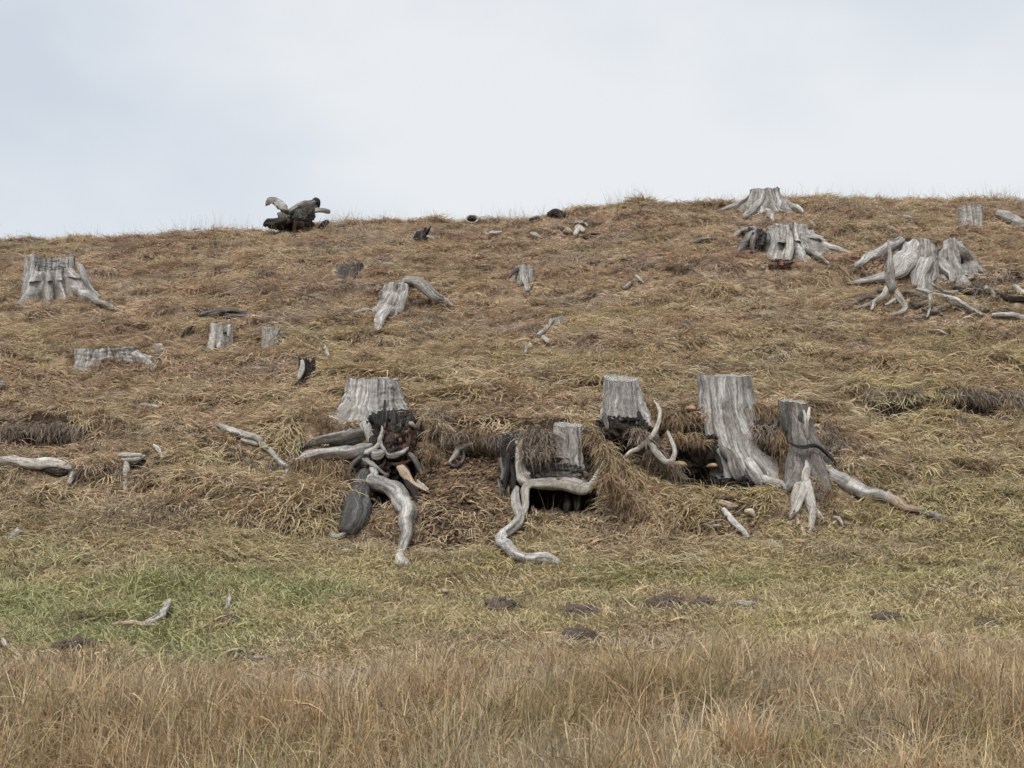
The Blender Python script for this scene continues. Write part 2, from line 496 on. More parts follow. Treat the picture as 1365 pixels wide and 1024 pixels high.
def limb(spec, name, mat, parent=None, **kw):
    _seed[0] += 3
    p, r = pts_of(spec, kw.pop('lift', .5))
    if parent is not None and kw.pop('sink', True) and len(spec[0]) == 4 and spec[0][3] is not None:
        p[0, 1] += r[0] * 1.5; r[0] *= .8
    kw.pop('sink', None)
    g = sweep(Geo(), p, r, seed=_seed[0], **kw)
    return g.build(name, M[mat], parent)
def fork(specs, **kw):
    g = Geo()
    for s in specs:
        _seed[0] += 3
        p, r = pts_of(s, kw.get('lift', .5))
        sweep(g, p, r, seed=_seed[0], **{k: v for k, v in kw.items() if k != 'lift'})
    return g
def stick(spec, label, cat='stick', name='stick', mat='pale', group='bleached bits of wood strewn over the pasture', **kw):
    o = limb(spec, name, mat, **kw)
    return tag(o, label, cat, group)

def per1(th, s, k):
    return vn(np.cos(th) * k + 20, np.sin(th) * k + 20, s) * 2 - 1
def wrapa(a):
    return (a + PI) % (2 * PI) - PI
def trunk(cx, cy, rt, ztop, flares, base=.25, p=2.6, lean=(0, 0), flute=.10, seed=1, nth=208, nt=30, thick=0,
          arc=(-180, 180), depth=.9, jag=.02, notches=(), sq=1.0, zb=None, tilt=7, tside=0, twist=.15, swing=(0, 0), swp=2.8):
    """a weathered stump body: th = 0 faces the camera side (-Y), positive to +X"""
    th = np.linspace(math.radians(arc[0]), math.radians(arc[1]), nth)
    A = np.full_like(th, base * rt)
    for a, l, wd in flares:
        A = A + l * np.exp(-(wrapa(th - math.radians(a)) / math.radians(wd)) ** 2)
    fl = per1(th, seed, 2.2) * .55 + per1(th, seed + 1, 5.5) * .55 + per1(th, seed + 2, 13) * .3
    zt = ztop + per1(th, seed + 3, 3) * jag + per1(th, seed + 4, 14) * jag * .8
    zt = zt + math.tan(math.radians(tilt)) * rt * (1 - np.cos(th)) + math.tan(math.radians(tside)) * rt * np.sin(th)
    zn = np.zeros_like(th)
    for a, wd, dz in notches:
        zn = zn + dz * (1 - sst(math.radians(wd) * .8, math.radians(wd), np.abs(wrapa(th - math.radians(a)))))
    t = np.linspace(0, 1, nt)
    cr_ = random.Random(seed * 7 + 1)
    cracks = [(cr_.uniform(-PI, PI), cr_.uniform(.018, .05), cr_.uniform(.25, 1.0), cr_.uniform(.06, .17), cr_.uniform(-.25, .25)) for _ in range(13)]
    bumps = [(cr_.uniform(-1.4, 1.4), cr_.uniform(.15, .8), cr_.uniform(.06, .14), cr_.uniform(-.04, .05)) for _ in range(7)]
    stp = cr_.uniform(-2.5, 2.5); zt = zt - (jag > .004) * min(.03, .1 * rt) * sst(.0, .12, np.abs(wrapa(th - stp)) - cr_.uniform(.5, 1.1))
    def surf(rk, tt, inner=False):
        rows = []
        for q in tt:
            thq = th + twist * q * per1(th, seed + 9, 1.5)
            r = rt * rk * (1 + flute * fl * (.45 + .9 * q)) + A * (q ** p) * (0.9 if inner else 1)
            r = r * (1 + .025 * per1(th, seed + int(q * 40) + 60, 6) + .03 * per1(th, seed + int(q * 12) + 160, 3))
            if not inner:
                for c0, cw, cl_, cdp, cs in cracks:
                    r = r - rt * cdp * np.exp(-(wrapa(th - c0 - cs * q) / cw) ** 2) * (1 - sst(cl_ - .2, cl_, q))
                for c0, cq, cw, ch in bumps:
                    r = r + rt * ch * np.exp(-(wrapa(th - c0) / (cw * 1.6)) ** 2 - ((q - cq) / cw) ** 2)
            x0 = cx + r * np.sin(thq) + swing[0] * q ** swp; y0 = cy - r * np.cos(thq) * sq + swing[1] * q ** swp
            rows.append((x0, y0, q))
        return rows
    def place(rows, kz=1.0):
        xb, yb, _ = rows[-1]
        zg = H(xb, yb) - .03 if zb is None else np.full_like(xb, zb)
        zg = np.minimum(zg, zt - .05)
        out = []
        for x0, y0, q in rows:
            z = np.minimum(zt + (zg - zt) * q * kz, np.maximum(zt - zn - .004 * q, zg + .02 * (1 - q)))
            hh = (z - ztop)
            out.append(np.stack([x0 + lean[0] * (1 - q), y0 + lean[1] * (1 - q), z], 1))
        return np.array(out)               # nt, nth, 3
    o = place(surf(1, t))
    g = Geo()
    if thick:
        i = place(surf(1 - thick, t[::-1] * depth, True)[::-1] if False else surf(1 - thick, t * depth, True), depth)
        loop = np.concatenate([i[::-1], o], 0)          # inner bottom -> top, outer top -> bottom
        V = loop.transpose(1, 0, 2)                     # nth, 2nt, 3
        n2 = V.shape[1]
        f = grid_faces(nth, n2)
        if arc[1] - arc[0] < 359:
            for e in (0, nth - 1):
                for k in range(nt - 1):
                    a, b = k, n2 - 1 - k
                    f.append((e * n2 + a, e * n2 + a + 1, e * n2 + b - 1, e * n2 + b))
        u = np.repeat(th * rt * 1.3, n2)
        vv = V[:, :, 2].ravel()
        g.add(V.reshape(-1, 3), f, np.stack([u, vv], 1))
    else:
        V = o.transpose(1, 0, 2)
        u = np.repeat(th * rt * 1.3, nt)
        g.add(V.reshape(-1, 3), grid_faces(nth, nt), np.stack([u, V[:, :, 2].ravel()], 1))
    top = o[0]
    # keep grass out from the foot
    for a in range(0, nth, 5):
        for q in range(6, nt, 4):
            stamp(o[q][a][0], o[q][a][1] - .03, .11, .12)
    stamp(cx, cy, rt * .95, 0)
    return g, top
def cut_face(top, parent, seed, dish=.04, rough=.007, mat='end'):
    c = top[:-1].mean(0)
    n = len(top) - 1
    rings = 7
    V = [c + (0, 0, -dish)]
    for k in range(1, rings + 1):
        s = k / rings
        q = c + (top[:-1] - c) * s * (.992 if k < rings else 1.004)
        q[:, 2] += .004 - dish * (1 - s ** 3) + (vn(q[:, 0] * 14, q[:, 1] * 14, seed) - .5) * rough * 2 * (1 if k < rings else .3)
        V.append(q)
    V = np.vstack([V[0][None]] + V[1:])
    f = [(0, 1 + j, 1 + (j + 1) % n) for j in range(n)]
    for k in range(rings - 1):
        for j in range(n):
            a = 1 + k * n + j; b = 1 + k * n + (j + 1) % n
            f.append((a, a + n, b + n, b))
    return Geo().add(V, f, V[:, :2] - c[:2]).build('cut_face', M[mat], parent)

def lump(c, r, seed=0, amp=.35, freq=3.0, sub=4, fine=.12, fibre=0.0, box=1.0):
    bm = bmesh.new()
    bmesh.ops.create_icosphere(bm, subdivisions=sub, radius=1)
    V = []
    for v in bm.verts:
        d = v.co.normalized()
        q = Vector((d.x * freq + seed * 3.1, d.y * freq, d.z * freq))
        k = 1 + amp * mnoise.noise(q * .55) + amp * .6 * mnoise.noise(q * 1.3) + fine * mnoise.noise(q * 3.5) + fine * .7 * mnoise.noise(q * 8)
        kz = k
        if fibre:
            f_ = Vector((d.x * freq * 3.4 + seed, d.y * freq * 3.4, d.z * freq * .35 + mnoise.noise(q) * .8))
            k = k + fibre * (abs(mnoise.noise(f_)) * 1.6 - .4) + fibre * .5 * mnoise.noise(f_ * 2.6)
            if d.z > .1:
                kz = kz + fibre * 1.5 * mnoise.noise(Vector((d.x * freq * 4 + seed, d.y * freq * 2, 3.3)))
        b_ = lambda q_: math.copysign(abs(q_) ** box, q_)
        V.append((b_(d.x) * r[0] * k + c[0], b_(d.y) * r[1] * k + c[1], b_(d.z) * r[2] * kz + c[2]))
    f = [tuple(v.index for v in p.verts) for p in bm.faces]
    bm.free()
    V = np.array(V)
    return V, f, V[:, [0, 2]] * 1.0
FRONT = [0.0]
def mass(u, v, y, wpx, hpx, dep, name, mat, parent, seed=0, amp=.35, fine=.12, freq=3.0, sub=5, fibre=.11, out=.08, clear=True, box=.75):
    y = min(y, G(u, v)[1] + dep / 2 - out - .12)
    c = P(u, v, y); s = y / F
    g = Geo().add(*lump(c, (wpx / 2 * s, dep / 2, hpx / 2 * s), seed, amp, freq, sub, fine, fibre, box))
    FRONT[0] = y - dep / 2 * .9
    if clear:
        for a in np.arange(-.5, .51, .125):
            for b in np.arange(-.5, .61, .125):
                q = G(u + a * wpx, v + b * hpx)
                if abs(q[1] - y) < dep:
                    stamp(q[0], q[1], .06, 0)
    return g.build(name, M[mat], parent)

def px_stump(label, u, vb, wtop, vtop, name='tree_stump', mat='wood', lean=0, group='weathered tree stumps on the hillside', back=None,
             face=True, face_mat='end', flares=(), yfront=None, **kw):
    """stump whose front foot shows at (u, vb), top wtop pixels wide at row vtop"""
    g = G(u, vb)
    y0 = g[1] if yfront is None else yfront
    rt = wtop / 2 * y0 / F
    cy = y0 + rt * (1.0 if back is None else back)
    rt = wtop / 2 * cy / F
    tl = math.tan(math.radians(kw.get('tilt', 7)))
    zt_ = min(P(u + lean, vtop, cy - rt)[2], P(u + lean, vtop, cy + rt)[2] - 2 * rt * tl)
    cx = P(u, vtop, cy)[0]
    lx = P(u + lean, vtop, cy)[0] - cx
    t = thing(name, label, 'tree stump', (cx, cy, float(H(cx, cy))), group)
    geo, tp = trunk(cx, cy, rt, zt_, flares, lean=(lx, 0), **kw)
    geo.build('trunk', M[mat], t)
    if face and not kw.get('thick'):
        cut_face(tp, t, kw.get('seed', 1), mat=face_mat)
    return t, dict(cx=cx, cy=cy, rt=rt, zt=zt_, y=cy - rt)

# ------------------------------------------------------------------ hillside stumps (photo pixels on the ground)
# upper left: big silver stump with a stepped front
t, q = px_stump('big silver stump at the far left with a stepped broken front and wide roots', 70, 398, 64, 337, flares=[(64, .75, 12), (-18, .70, 10), (14, .85, 8), (-48, .12, 12), (38, .6, 7)], p=2.1,
                thick=.22, depth=.75, notches=[(8, 34, .30), (62, 26, .26)], jag=.012, flute=.11, seed=3, base=.06, lean=-2)
limb([(98, 385, 16, q['y'] - .05), (114, 395, 14), (130, 402, 9), (150, 411, 5), (166, 417, 3)], 'root', 'wood', t, lift=1.1)
limb([(100, 372, 18, q['y'] + .05), (118, 392, 12), (135, 403, 8), (152, 411, 5)], 'root', 'wood', t)
limb([(105, 352, 10, q['y'] + .1), (112, 370, 10, q['y'] + .05), (124, 388, 8), (132, 396, 5)], 'splinter', 'wood', t, flat=.5)
# half buried
t, q = px_stump('low broad grey stump half hidden by rusty grass at the left', 142, 488, 80, 461, flares=[(75, .5, 25), (-30, .1, 20)], seed=9, jag=.012, flute=.07, mat='wood', base=.1, notches=[(-35, 9, .07)])
limb([(178, 470, 18, q['y'] + .15), (192, 482, 12), (206, 491, 6)], 'root', 'wood', t)
# small broken ones
t, q = px_stump('small square broken stump below a flat slab of wood at the left', 296, 466, 30, 431, flares=[(-50, .1, 20)], seed=14, jag=.015, mat='wood', flute=.09, base=.05, notches=[(35, 22, .16)], thick=.3, depth=.6)
limb([(285, 447, 7, q['y'] - .02), (284, 462, 7, q['y'] - .03), (282, 474, 5, q['y'] - .05)], 'root', 'pale', t)
t, q = px_stump('tiny pale stump right of the square broken stump', 361, 466, 24, 437, flares=[(-20, .08, 25)], seed=18, jag=.03, flute=.16, base=.05, notches=[(45, 20, .08)])
g_ = fork([[(268, 421, 10), (288, 414, 13), (312, 413, 11), (330, 418, 8)], [(300, 424, 10), (318, 421, 11), (341, 421, 5)], [(282, 420, 8), (298, 417, 9), (310, 421, 5)]], flat=.55, lift=1.5)
tag(g_.build('wood_slab', M['wood_dark']), 'flat slab of split grey wood lying above the square broken stump', 'wood slab')
t, q = px_stump('small blackened hollow stump with a white splinter in front', 409, 508, 22, 480, mat='black', face_mat='black', seed=22, jag=.05, flute=.2, base=.2)
limb([(402, 480, 6, q['y'] - .03), (404, 492, 9, q['y'] - .05), (398, 504, 6, q['y'] - .08), (391, 513, 3, q['y'] - .1)], 'splinter', 'pale', t, flat=.6)
# low bleached-out stump in the middle of the slope
t, q = px_stump('low dull grey stump nearly swallowed by grass high on the slope', 467, 369, 36, 351, mat='wood_dark', face_mat='wood_dark', seed=26, jag=.02, flute=.22, base=.35)
# arch stump
g0 = G(520, 425)
t = thing('tree_stump', 'arched silver stump with one thick leg and a long root to the right', 'tree stump', G(540, 405), 'weathered tree stumps on the hillside')
ya = g0[1] + .2
geo, tp = trunk(P(533, 390, ya + .3)[0], ya + .3, 25 * ya / F, P(533, 375, ya)[2], [(-34, .5, 13), (-5, .3, 10)], base=.12, thick=.25, depth=.7, notches=[(60, 44, .6), (-85, 40, .1)], seed=31, flute=.14, jag=.02, arc=(-120, 100))
geo.build('trunk', M['wood'], t)
limb([(524, 378, 26, ya + .05), (522, 396, 30, ya), (514, 412, 24, ya - .05), (508, 427, 16), (505, 438, 8)], 'root', 'wood', t, flat=.6, rough=.22)
limb([(540, 377, 12, ya + .05), (537, 395, 14, ya - .02), (534, 414, 10)], 'root', 'wood', t, flat=.6)
limb([(530, 380, 7, ya + .3), (543, 375, 14, ya + .22), (554, 376, 15, ya + .18), (566, 385, 16, ya + .1), (580, 396, 12, ya + .05), (592, 402, 8), (603, 407, 4)], 'root', 'wood', t)
limb([(500, 414, 5, ya - .1), (488, 413, 5), (474, 417, 4)], 'root', 'pale', t)
# small V stump
t, q = px_stump('small pale stump tapering to a point near the centre of the upper slope', 699, 380, 25, 353, seed=36, jag=.015, flute=.12, base=0, flares=[(0, .06, 15)])
limb([(701, 365, 14, q['y']), (700, 376, 11, q['y'] - .05), (703, 387, 6, q['y'] - .08)], 'root', 'wood', t, flat=.6)
limb([(690, 356, 10, q['y']), (684, 362, 8, q['y'] + .02), (679, 370, 5, q['y'] + .02)], 'root', 'wood_dark', t, flat=.6)
# forked small stump
t, q = px_stump('small low grey stump with a thin forked root to its lower left', 743, 434, 18, 423, seed=40, jag=.02, flute=.15, base=.1)
limb([(735, 426, 8, q['y']), (727, 440, 7), (719, 448, 7), (712, 447, 4)], 'root', 'pale', t)
limb([(721, 447, 6), (728, 453, 6), (733, 457, 4)], 'root', 'pale', t)
stick([(708, 460, 6), (702, 464, 7), (700, 471, 4)], 'small white stub of root below the stump with the forked root', 'root stub', 'root_stub')
# skyline stump right
t, q = px_stump('broad pale stump standing up against the sky at the right', 1019, 283, 40, 249, flares=[(-66, .45, 13), (-20, .85, 10), (50, .5, 13), (14, .6, 8)], seed=45, jag=.012, flute=.14, base=.3, p=1.9)
limb([(998, 262, 14, q['y'] + .1), (985, 272, 12, q['y'] + .1), (968, 278, 7), (955, 282, 4)], 'root', 'wood', t)
limb([(1012, 272, 16, q['y'] - .1), (1005, 281, 12, q['y'] - .2), (993, 289, 6)], 'root', 'wood', t)
limb([(1050, 268, 10, q['y'] + .1), (1060, 276, 9), (1070, 282, 5)], 'root', 'wood', t, lift=1)
limb([(1022, 280, 10, q['y'] - .2), (1028, 288, 8), (1030, 294, 4)], 'root', 'wood', t, lift=1)
# stump under it
t, q = px_stump('large pale stump with a red rotten foot and a root reaching right', 1052, 340, 56, 296, flares=[(-26, 1.1, 9), (8, .8, 7), (44, .9, 9), (75, .45, 12), (-85, .3, 20)], seed=51, jag=.02, flute=.17, base=.12, p=2.1, thick=.25, depth=.7, notches=[(75, 34, .14), (-6, 7, .4)])
limb([(1030, 306, 16, q['y'] - .05), (1030, 330, 18, q['y'] - .15), (1024, 346, 14, q['y'] - .3), (1017, 357, 7, q['y'] - .38)], 'root', 'wood', t, flat=.6)
limb([(1052, 306, 15, q['y'] - .05), (1053, 328, 13, q['y'] - .12), (1050, 346, 8, q['y'] - .25)], 'root', 'wood', t, flat=.6)
limb([(1075, 318, 14, q['y'] + .1), (1082, 335, 11, q['y']), (1097, 347, 6)], 'root', 'wood', t)
limb([(1082, 312, 12, q['y'] + .3), (1098, 325, 9), (1118, 333, 7), (1136, 337, 4)], 'root', 'wood', t)
limb([(980, 316, 7), (992, 309, 9), (1004, 308, 10, q['y'] + .1)], 'root', 'wood', t)
mass(1007, 320, q['y'] + .15, 24, 30, .35, 'root_mass', 'slate', t, 5, .45, .3, fibre=.1)
limb([(1012, 308, 7, q['y'] + .05), (1006, 318, 9, q['y'] - .05), (1002, 330, 7, q['y'] - .1), (1006, 341, 4)], 'root', 'wood_dark', t)
limb([(1010, 306, 6, q['y'] + .05), (1000, 314, 8, q['y'] - .02), (994, 322, 6, q['y']), (988, 328, 4)], 'root', 'wood', t)
limb([(1076, 330, 8, q['y'] - .1), (1090, 342, 8), (1102, 350, 5), (1110, 354, 3)], 'root', 'wood', t, lift=1)
limb([(1000, 312, 10, q['y']), (992, 325, 9, q['y'] - .05), (983, 336, 6)], 'root', 'wood_dark', t)
mass(1040, 353, q['y'] - .25, 30, 12, .3, 'rotten_foot', 'rot', t, 8, .5, .3, sub=4)
# small cylinder far right
t, q = px_stump('small plain upright stump near the skyline at the far right', 1293, 304, 32, 272, seed=56, jag=.008, flute=.06, base=.06, mat='wood')
# fallen log right edge
stick([(1328, 287, 9), (1342, 291, 14), (1356, 296, 15), (1372, 303, 14)], 'grey fallen log at the right edge beside the plain upright stump', 'log', 'fallen_log', 'wood', None, tip=False)
# large broken stump right
g0 = G(1225, 376)
yb = g0[1] + .1
t = thing('tree_stump', 'large broken silver stump with a long root sweeping to its left', 'tree stump', g0, 'weathered tree stumps on the hillside')
geo, tp = trunk(P(1240, 340, yb + .45)[0], yb + .45, 42 * yb / F, P(1240, 317, yb)[2], [(-78, .45, 12), (-24, .42, 12), (28, .60, 9), (75, .40, 10)], thick=.24, depth=.75,
                notches=[(-58, 20, .30), (6, 9, .50), (-8, 10, .08), (54, 10, .40), (180, 70, .12)], seed=62, flute=.17, jag=.03, base=.04, p=1.9, tilt=5)
geo.build('trunk', M['wood'], t)
limb([(1219, 318, 8, yb + .3), (1217, 330, 24, yb + .12), (1210, 348, 32, yb), (1192, 365, 28, yb - .05), (1165, 372, 18, yb), (1132, 379, 6)], 'root', 'wood', t, flat=.5, rough=.22)
limb([(1236, 330, 10, yb + .3), (1232, 350, 28, yb + .02), (1226, 364, 26, yb - .1), (1221, 377, 14, yb - .18)], 'root', 'wood', t, flat=.5, rough=.2)
limb([(1262, 330, 10, yb + .3), (1263, 350, 20, yb - .02), (1267, 364, 16, yb - .1), (1268, 376, 8, yb - .2)], 'root', 'wood', t, flat=.5, rough=.2)
limb([(1270, 320, 14, yb + .2), (1284, 336, 15, yb + .1), (1298, 350, 11), (1308, 361, 5)], 'root', 'wood', t)
limb([(1205, 318, 12, yb + .3), (1186, 330, 15, yb + .3), (1166, 342, 14), (1142, 356, 7)], 'root', 'wood', t)
limb([(1198, 320, 8, yb + .6), (1202, 330, 9, yb + .55), (1206, 338, 8, yb + .5)], 'splinter', 'wood_dark', t)
# upright snag in front of it
ys = G(1190, 415)[1] + .12
t = thing('root_snag', 'thin upright bleached snag on splayed root feet before the large broken stump', 'root snag', G(1187, 405))
limb([(1185, 319, 4, ys), (1185, 345, 7, ys), (1186, 368, 11, ys), (1188, 385, 14, ys)], 'stem', 'wood', t, tip=True)
limb([(1186, 380, 10, ys), (1176, 394, 9, ys - .02), (1164, 403, 7), (1163, 413, 4)], 'root', 'pale', t)
limb([(1190, 382, 10, ys), (1197, 396, 9, ys - .05), (1205, 408, 8, ys - .1), (1203, 416, 7), (1186, 421, 4)], 'root', 'pale', t)
limb([(1196, 396, 6, ys - .05), (1188, 402, 5, ys - .06), (1181, 406, 3, ys - .06)], 'root', 'pale', t)
limb([(1178, 387, 6, ys), (1168, 389, 5), (1150, 397, 5), (1118, 404, 3)], 'root', 'wood_dark', t)
# twiggy roots right of the snag
t = thing('root_tangle', 'tangle of thin grey roots right of the upright snag', 'dead roots', G(1250, 405))
limb([(1222, 386, 4), (1238, 391, 6), (1262, 397, 7), (1285, 405, 6), (1308, 421, 4)], 'root', 'wood', t)
limb([(1241, 392, 7, ys + .05), (1241, 404, 8, ys), (1239, 415, 5), (1236, 424, 3)], 'root', 'wood', t)
limb([(1242, 406, 5, ys), (1247, 413, 4), (1256, 420, 3)], 'root', 'wood', t)
limb([(1214, 399, 4), (1226, 400, 5), (1238, 397, 4)], 'root', 'wood_dark', t)
limb([(1206, 430, 4), (1222, 424, 5), (1236, 422, 4)], 'root', 'wood_dark', t)
for sp_, mt in (([(1195, 392, 4), (1210, 390, 6), (1228, 394, 5), (1246, 399, 3)], 'wood_dark'), ([(1212, 404, 5), (1222, 408, 6), (1236, 406, 4)], 'black'), ([(1262, 398, 4), (1270, 406, 6), (1290, 413, 5), (1300, 416, 3)], 'wood_dark'),
                ([(1146, 400, 4), (1160, 396, 6), (1176, 400, 5)], 'wood_dark'), ([(1140, 412, 3), (1156, 407, 4), (1168, 398, 3)], 'wood'), ([(1272, 384, 5), (1292, 388, 8), (1312, 391, 5)], 'black'),
                ([(1250, 385, 4), (1262, 390, 6), (1276, 389, 4)], 'wood_dark'), ([(1228, 412, 4), (1246, 416, 5), (1262, 412, 3)], 'wood_dark'), ([(1330, 392, 5), (1346, 397, 8), (1366, 399, 6)], 'black')):
    limb(sp_, 'root', mt, t, lift=1.3)
stick([(1222, 374, 6), (1236, 377, 6), (1246, 382, 3)], 'short pale stick just below the large broken stump', lift=1.0)
stick([(1264, 377, 8), (1280, 375, 8), (1296, 376, 5)], 'grey plank-like stick below the right foot of the large broken stump', mat='wood', lift=1.0)
g_ = fork([[(1313, 385, 9), (1323, 388, 8), (1332, 387, 5)], [(1321, 388, 7), (1326, 395, 5), (1325, 401, 3)]], lift=1)
tag(g_.build('forked_stick', M['pale']), 'white forked stick under the grass ledge near the right edge', 'stick', 'bleached bits of wood strewn over the pasture')
stick([(1352, 383, 7), (1360, 388, 8), (1374, 397, 8)], 'thick white stick cut off by the right edge of the picture', lift=1)
stick([(1324, 421, 6), (1345, 421, 8), (1372, 423, 9)], 'long grey pole lying level at the right edge below the white sticks', mat='wood', lift=1)
stick([(1296, 398, 4), (1302, 404, 5), (1306, 410, 3)], 'short stub of wood above the right end of the root tangle', mat='wood')

# ------------------------------------------------------------------ the terrace stumps (large, near)
# stump on the rotten root plate
t1, q = px_stump('stump on a blackened rotten root plate with two leg-like roots', 498, 560, 72, 501, flares=[(-45, .36, 22), (-8, .22, 16), (75, .16, 25), (15, .12, 12)], seed=71, jag=.010, flute=.12, base=.14, p=1.8, tilt=11,
                 group='stumps with bared roots along the terrace edge', back=.9)
y1 = q['y']
limb([(487, 546, 14, y1 + .12), (488, 560, 24, y1 - .05), (490, 572, 26, y1 - .12), (494, 598, 14, y1 - .2)], 'root', 'wood', t1, flat=.55, rough=.22)
limb([(511, 530, 12, y1 + .2), (511, 550, 20, y1 - .02), (508, 566, 20, y1 - .12), (504, 590, 10, y1 - .25)], 'root', 'wood', t1, flat=.55)
yr = 16.45
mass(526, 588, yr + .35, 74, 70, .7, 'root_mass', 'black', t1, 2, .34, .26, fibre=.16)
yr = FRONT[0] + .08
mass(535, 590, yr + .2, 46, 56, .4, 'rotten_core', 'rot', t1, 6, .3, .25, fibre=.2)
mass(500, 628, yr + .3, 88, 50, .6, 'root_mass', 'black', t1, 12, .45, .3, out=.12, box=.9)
for (a, b, c, d, w_) in ((507, 592, 513, 534, 8), (520, 585, 524, 545, 12), (531, 582, 528, 551, 9), (543, 585, 549, 551, 11), (552, 596, 556, 560, 8), (514, 600, 502, 566, 7), (538, 596, 537, 556, 8)):
    limb([(a, b, w_ * 1.2, yr - .05), ((a + c) / 2 + 2, (b + d) / 2, w_, yr - .08), (c, d, 2, yr)], 'splinter', 'black', t1, flat=.5, rough=.3)
sr_ = random.Random(5)
for i in range(26):
    u_ = 508 + i * 2.0 + sr_.uniform(-3, 3); v_ = sr_.uniform(556, 600); l_ = sr_.uniform(18, 42); k_ = sr_.uniform(-.22, .22)
    limb([(u_, v_, sr_.uniform(3, 6), yr + .04), (u_ + k_ * l_ * .5 + sr_.uniform(-2, 2), v_ + l_ * .5, sr_.uniform(3, 7), yr - .12), (u_ + k_ * l_, v_ + l_, 2, yr - .02)], 'splinter',
         sr_.choice(('rot', 'rot', 'rot', 'black', 'wood_dark')), t1, flat=.5, rough=.4)
for sp_ in ([(510, 614, 6, yr - .12), (528, 619, 8, yr - .15), (548, 613, 5, yr - .1)], [(470, 641, 5, yr - .18), (490, 633, 7, yr - .22), (508, 622, 6, yr - .2), (513, 612, 4, yr - .15)],
            [(534, 614, 6, yr - .12), (541, 628, 8, yr - .18), (546, 642, 6, yr - .2), (553, 652, 4, yr - .22)], [(478, 618, 5, yr - .16), (488, 624, 6, yr - .2), (500, 630, 4, yr - .2)]):
    limb(sp_, 'splinter', 'rot', t1, flat=.7, rough=.4)
for sp_, mt in (([(470, 604, 7, yr - .1), (486, 612, 9, yr - .2), (502, 625, 8, yr - .24), (516, 634, 4, yr - .22)], 'wood'),
                ([(462, 640, 5, yr - .1), (468, 622, 8, yr - .2), (480, 610, 7, yr - .22), (494, 604, 4, yr - .2)], 'wood_dark'),
                ([(512, 600, 4, yr - .12), (520, 608, 7, yr - .2), (534, 604, 6, yr - .18), (548, 596, 3, yr - .1)], 'wood'),
                ([(519, 626, 5, yr - .18), (512, 636, 6, yr - .24), (498, 640, 5, yr - .24), (482, 652, 3, yr - .2)], 'rot'),
                ([(540, 600, 5, yr - .1), (552, 612, 7, yr - .16), (560, 628, 6, yr - .18), (566, 640, 3, yr - .2)], 'wood_dark'),
                ([(506, 560, 3, yr + .02), (511, 574, 5, yr - .1), (507, 590, 6, yr - .14), (514, 606, 3, yr - .16)], 'wood'),
                ([(556, 560, 5, yr + .04), (560, 580, 6, yr - .02), (561, 602, 5, yr - .06), (566, 620, 3, yr - .06)], 'black'),
                ([(476, 622, 4, yr - .14), (470, 636, 7, yr - .2), (472, 652, 5, yr - .24)], 'black')):
    limb(sp_, 'root', mt, t1, rough=.35)
limb([(546, 563, 4, yr - .18), (549, 566, 7, yr - .18), (553, 570, 4, yr - .18)], 'splinter', 'pale', t1)
limb([(506, 588, 7, yr - .15), (500, 598, 7, yr - .22), (489, 602, 9, yr - .25)], 'splinter', 'pale', t1)
limb([(497, 603, 12, yr - .22), (504, 606, 12, yr - .25), (511, 602, 6, yr - .22)], 'splinter', 'wood', t1)
# roots to the left
limb([(497, 592, 13, yr - .1), (478, 603, 16, yr - .2), (452, 602, 17, yr - .2), (425, 602, 16, yr - .2), (405, 609, 12, yr - .25), (392, 620, 8), (376, 640, 6), (352, 655, 4)], 'root', 'wood', t1, seg=14)
limb([(490, 574, 18, yr + .3), (470, 582, 20, yr + .2), (448, 586, 16, yr + .1), (428, 592, 12), (400, 596, 7)], 'root', 'wood_dark', t1)
limb([(486, 566, 9, yr + .35), (462, 576, 9, yr + .25), (435, 583, 7, yr + .2), (410, 589, 5)], 'root', 'wood', t1)
limb([(289, 566, 5), (305, 573, 7), (325, 579, 11), (343, 587, 11), (352, 598, 9), (368, 612, 8), (384, 621, 8)], 'root', 'wood', t1, lift=1.0)
limb([(322, 588, 5), (336, 592, 7), (346, 592, 5)], 'root', 'pale', t1, lift=1)
limb([(398, 598, 8), (390, 612, 8), (382, 632, 7), (372, 642, 5)], 'root', 'wood_dark', t1, lift=1)
# legs
limb([(490, 644, 13, 15.95), (500, 643, 19, 15.8), (519, 648, 20, 15.6), (533, 662, 26, 15.4), (542, 684, 24, 15.25), (541, 706, 17, 15.1), (537, 726, 15, 14.95), (531, 742, 7, 14.85)], 'leg_root', 'wood', t1, seg=26, rough=.26)
limb([(494, 622, 10, 16.1), (499, 632, 9, 15.95), (496, 642, 13, 15.9)], 'root', 'wood', t1)
limb([(533, 733, 10, 14.9), (534, 744, 12), (541, 751, 8)], 'root', 'pale', t1, lift=1.2)
limb([(484, 630, 22, 16.0), (478, 655, 27, 15.75), (472, 676, 33, 15.5), (465, 695, 31, 15.35), (458, 709, 20, 15.25)], 'leg_root', 'slate', t1, seg=18, rough=.12, tip=False, twist=1.2)
limb([(442, 712, 8), (450, 716, 8), (460, 714, 6)], 'root', 'wood', t1, lift=1)
limb([(560, 668, 9, 15.4), (550, 655, 10, 15.6), (545, 640, 10, 15.9)], 'root', 'black', t1)
limb([(534, 622, 12, 16.05), (541, 632, 14, 15.95), (548, 642, 8, 15.85), (556, 648, 6, 15.75), (572, 656, 3, 15.7)], 'root', 'tan', t1)
limb([(556, 640, 4, 15.85), (563, 648, 7, 15.75), (570, 654, 4, 15.7)], 'root', 'pale', t1)
limb([(492, 690, 5, 15.7), (496, 676, 5, 15.8), (504, 664, 4, 15.9)], 'root', 'wood_dark', t1)
limb([(511, 690, 3, 15.65), (509, 680, 4, 15.7), (507, 668, 3, 15.8)], 'root', 'wood_dark', t1)
g = Geo()
